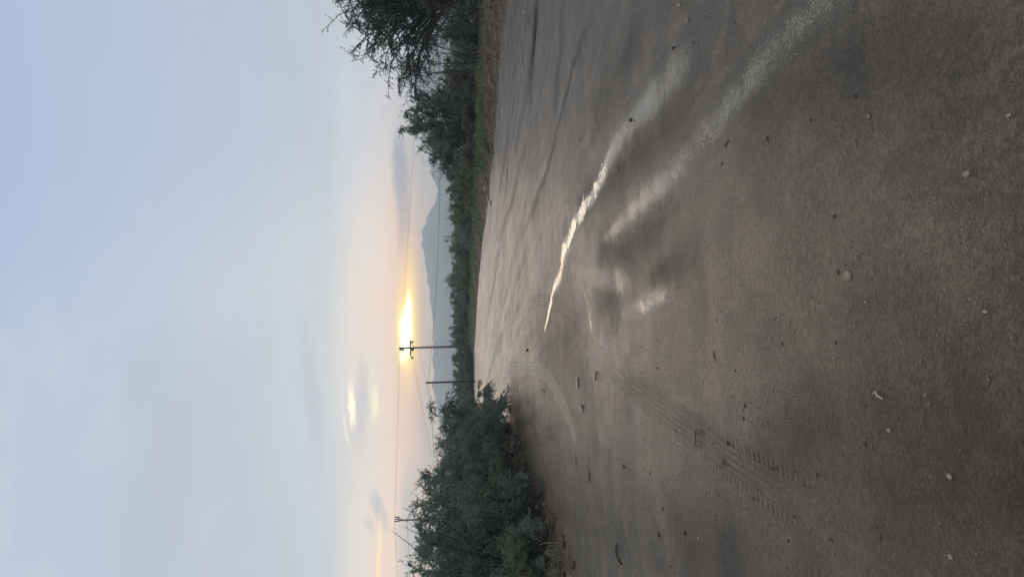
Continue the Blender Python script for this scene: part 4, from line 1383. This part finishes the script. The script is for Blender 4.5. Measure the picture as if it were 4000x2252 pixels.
# grey scrap at the foot of the left shrubs: a lumpy head with a crumpled body and a long tail
gx, gy_ = ground_at(2056, 2050, .18)
rg_ = empty('cloth_scrap', (gx, gy_, gz(gx, gy_)), 'bluish grey rag scrap with a trailing tail at the foot of the left shrubs', 'rag')
v, f = rock(61, .055, .05, .045, .2, 3)
one('knot', rg_, 'rag', (v + np.array([.05, 0, .06]), None, f), smooth=True)
v, f = rock(62, .10, .035, .035, .3, 3)
one('body', rg_, 'rag', (v + np.array([-.06, .02, .075]), None, f), smooth=True)
one('tail', rg_, 'deadwood', tube_path([(-.13, .02, .09), (-.20, .03, .13), (-.25, .04, .17), (-.31, .05, .16)], .012, .006, 6), smooth=True)

# gravel and litter nobody could count
rng = np.random.default_rng(17)


def scatter(name, label, mat, P, smin, smax, seed, flat=.55):
    r_ = np.random.default_rng(seed)
    base_v, base_f = rock(seed, 1, 1, flat, .25, 1)
    N = len(P)
    s = smin * (smax / smin) ** (r_.random(N) ** 2.2)
    a = r_.uniform(0, 6.28, N)
    st = np.stack([r_.uniform(.6, 1.3, N), r_.uniform(.4, .9, N), r_.uniform(.6, 1.2, N)], 1)
    v = base_v[None] * st[:, None] * s[:, None, None]
    x = v[..., 0] * np.cos(a)[:, None] - v[..., 1] * np.sin(a)[:, None]
    y = v[..., 0] * np.sin(a)[:, None] + v[..., 1] * np.cos(a)[:, None]
    z = v[..., 2] + (height(P) + s * flat * .35)[:, None]
    V = np.stack([x + P[:, :1], y + P[:, 1:]] + [z], -1).reshape(-1, 3)
    Fq = (base_f[None] + (np.arange(N) * len(base_v))[:, None, None]).reshape(-1, 3)
    return tag(mk(name, V, [Fq], M[mat]), label, kind='stuff')


def view_points(n, ymin, ymax, rng, pw=1.6):
    y = ymin + (ymax - ymin) * rng.random(n) ** pw
    return np.column_stack([rng.uniform(-.46, .46, n) * (y + .5), y])


P = view_points(4200, 1.9, 22, rng, 1.15)
lw = (P[:, 0] < 0) | (rng.random(len(P)) < .35)
P = P[lw]
scatter('gravel', 'fine pale gravel sprinkled over the sand', 'stone_grey', P, .002, .007, 71)
P = np.vstack([strip_points(LE1, 2600, -.35, 1.2, rng, -1, .8), strip_points(np.vstack([[9.55, 8], RE[:9]]), 1600, -.3, 1.3, rng, 1, .8)])
scatter('gravel', 'stones and grit along both dirt banks', 'stone_grey', P, .006, .05, 72, .7)
P = np.vstack([strip_points(LE1, 2400, -.7, 1.1, rng, -1, .8), strip_points(np.vstack([[9.55, 8], RE[:9]]), 1000, -.3, 1.3, rng, 1, .8)])
scatter('dirt_crumbs', 'dark crumbs of earth along both dirt banks', 'clod', P, .012, .085, 73, .7)
P = view_points(5200, 2.4, 26, rng, 1.05)
P = P[(P[:, 0] < -0.05 * P[:, 1]) | (rng.random(len(P)) < .12)]
scatter('litter', 'tiny dark bits of plant litter on the sand', 'clod', P, .002, .014, 74, .3)


# ------------------------------------------------------------------ mountains
RIDGE = [(1690, 560), (1684, 670), (1700, 710), (1711, 740), (1705, 770), (1695, 800), (1680, 830), (1665, 850), (1667, 867), (1648, 897), (1652, 950), (1658, 1000), (1660, 1030), (1672, 1080), (1680, 1140), (1678, 1165), (1690, 1230), (1694, 1280), (1691, 1320), (1696, 1365), (1690, 1395), (1688, 1410), (1696, 1445), (1692, 1510), (1702, 1560), (1716, 1640), (1735, 1760), (1750, 1900), (1742, 2050), (1752, 2252)]


def build_mountains():
    ae = sorted(azel(*p) for p in RIDGE)
    xa = np.array([a for a, e in ae])
    xe = np.array([e for a, e in ae])
    a = np.arange(-48, 48.01, 0.12)
    rng = np.random.default_rng(11)
    e = np.interp(a, xa, xe, left=1.2, right=2.3)
    oth = 0.35 * np.sin(a * 0.5 + 1) + 0.22 * np.sin(a * 1.3) + 0.1 * np.sin(a * 3.1)
    outside = sm((a - xa[-1]) / 3) + sm((xa[0] - a) / 3)
    e = e + oth * outside + 0.012 * rng.normal(size=len(a))
    R0 = 2450.0
    tt = np.linspace(-1, 1, 41)
    V = []
    for i, (aa, ee) in enumerate(zip(a, e)):
        for t in tt:
            spur = 1 + 0.10 * math.sin(aa * 2.3 + t * 3.0) * (1 - abs(t)) * (abs(t) > 0)
            wdt = 620 if t < 0 else 480
            r = R0 + t * wdt
            prof = (1 - abs(t)) ** 1.25
            rid = 0.16 * math.sin(aa * 3.9 + 2.0 * math.sin(t * 5)) * math.sin(math.pi * min(1, abs(t))) + 0.09 * math.sin(aa * 9.1 + t * 11) * math.sin(math.pi * abs(t))
            hgt = (R0 * math.tan(R(ee)) + CAMH) * max(0, prof * spur if t else 1.0)
            hgt += (R0 * math.tan(R(ee))) * rid * 0.5 * prof
            V.append((math.sin(R(aa)) * r, math.cos(R(aa)) * r, hgt - 2 * (abs(t) == 1)))
    n, c = len(a), len(tt)
    idx = np.arange(n * c).reshape(n, c)
    q = np.stack([idx[:-1, :-1], idx[1:, :-1], idx[1:, 1:], idx[:-1, 1:]], -1).reshape(-1, 4)
    return np.array(V), q


mv, mq = build_mountains()
tag(mk('mountains', mv, [mq], M['mountain'], None, True), 'hazy blue ridge of desert mountains on the horizon', kind='structure')

# ------------------------------------------------------------------ haze
mth, T = material('haze_air')
pv = T.n('ShaderNodeVolumePrincipled')
pv.inputs['Color'].default_value = (0.76, 0.90, 1.0, 1)
pv.inputs['Density'].default_value = 0.00068
pv.inputs['Anisotropy'].default_value = 0.5
finish(T, None, pv.outputs[0])
hv, hq = box((0, 0, 82), (6600, 6600, 168))
hz = mk('haze', hv, [np.array(hq)], mth)
tag(hz, 'pale blue air haze filling the valley', kind='stuff')
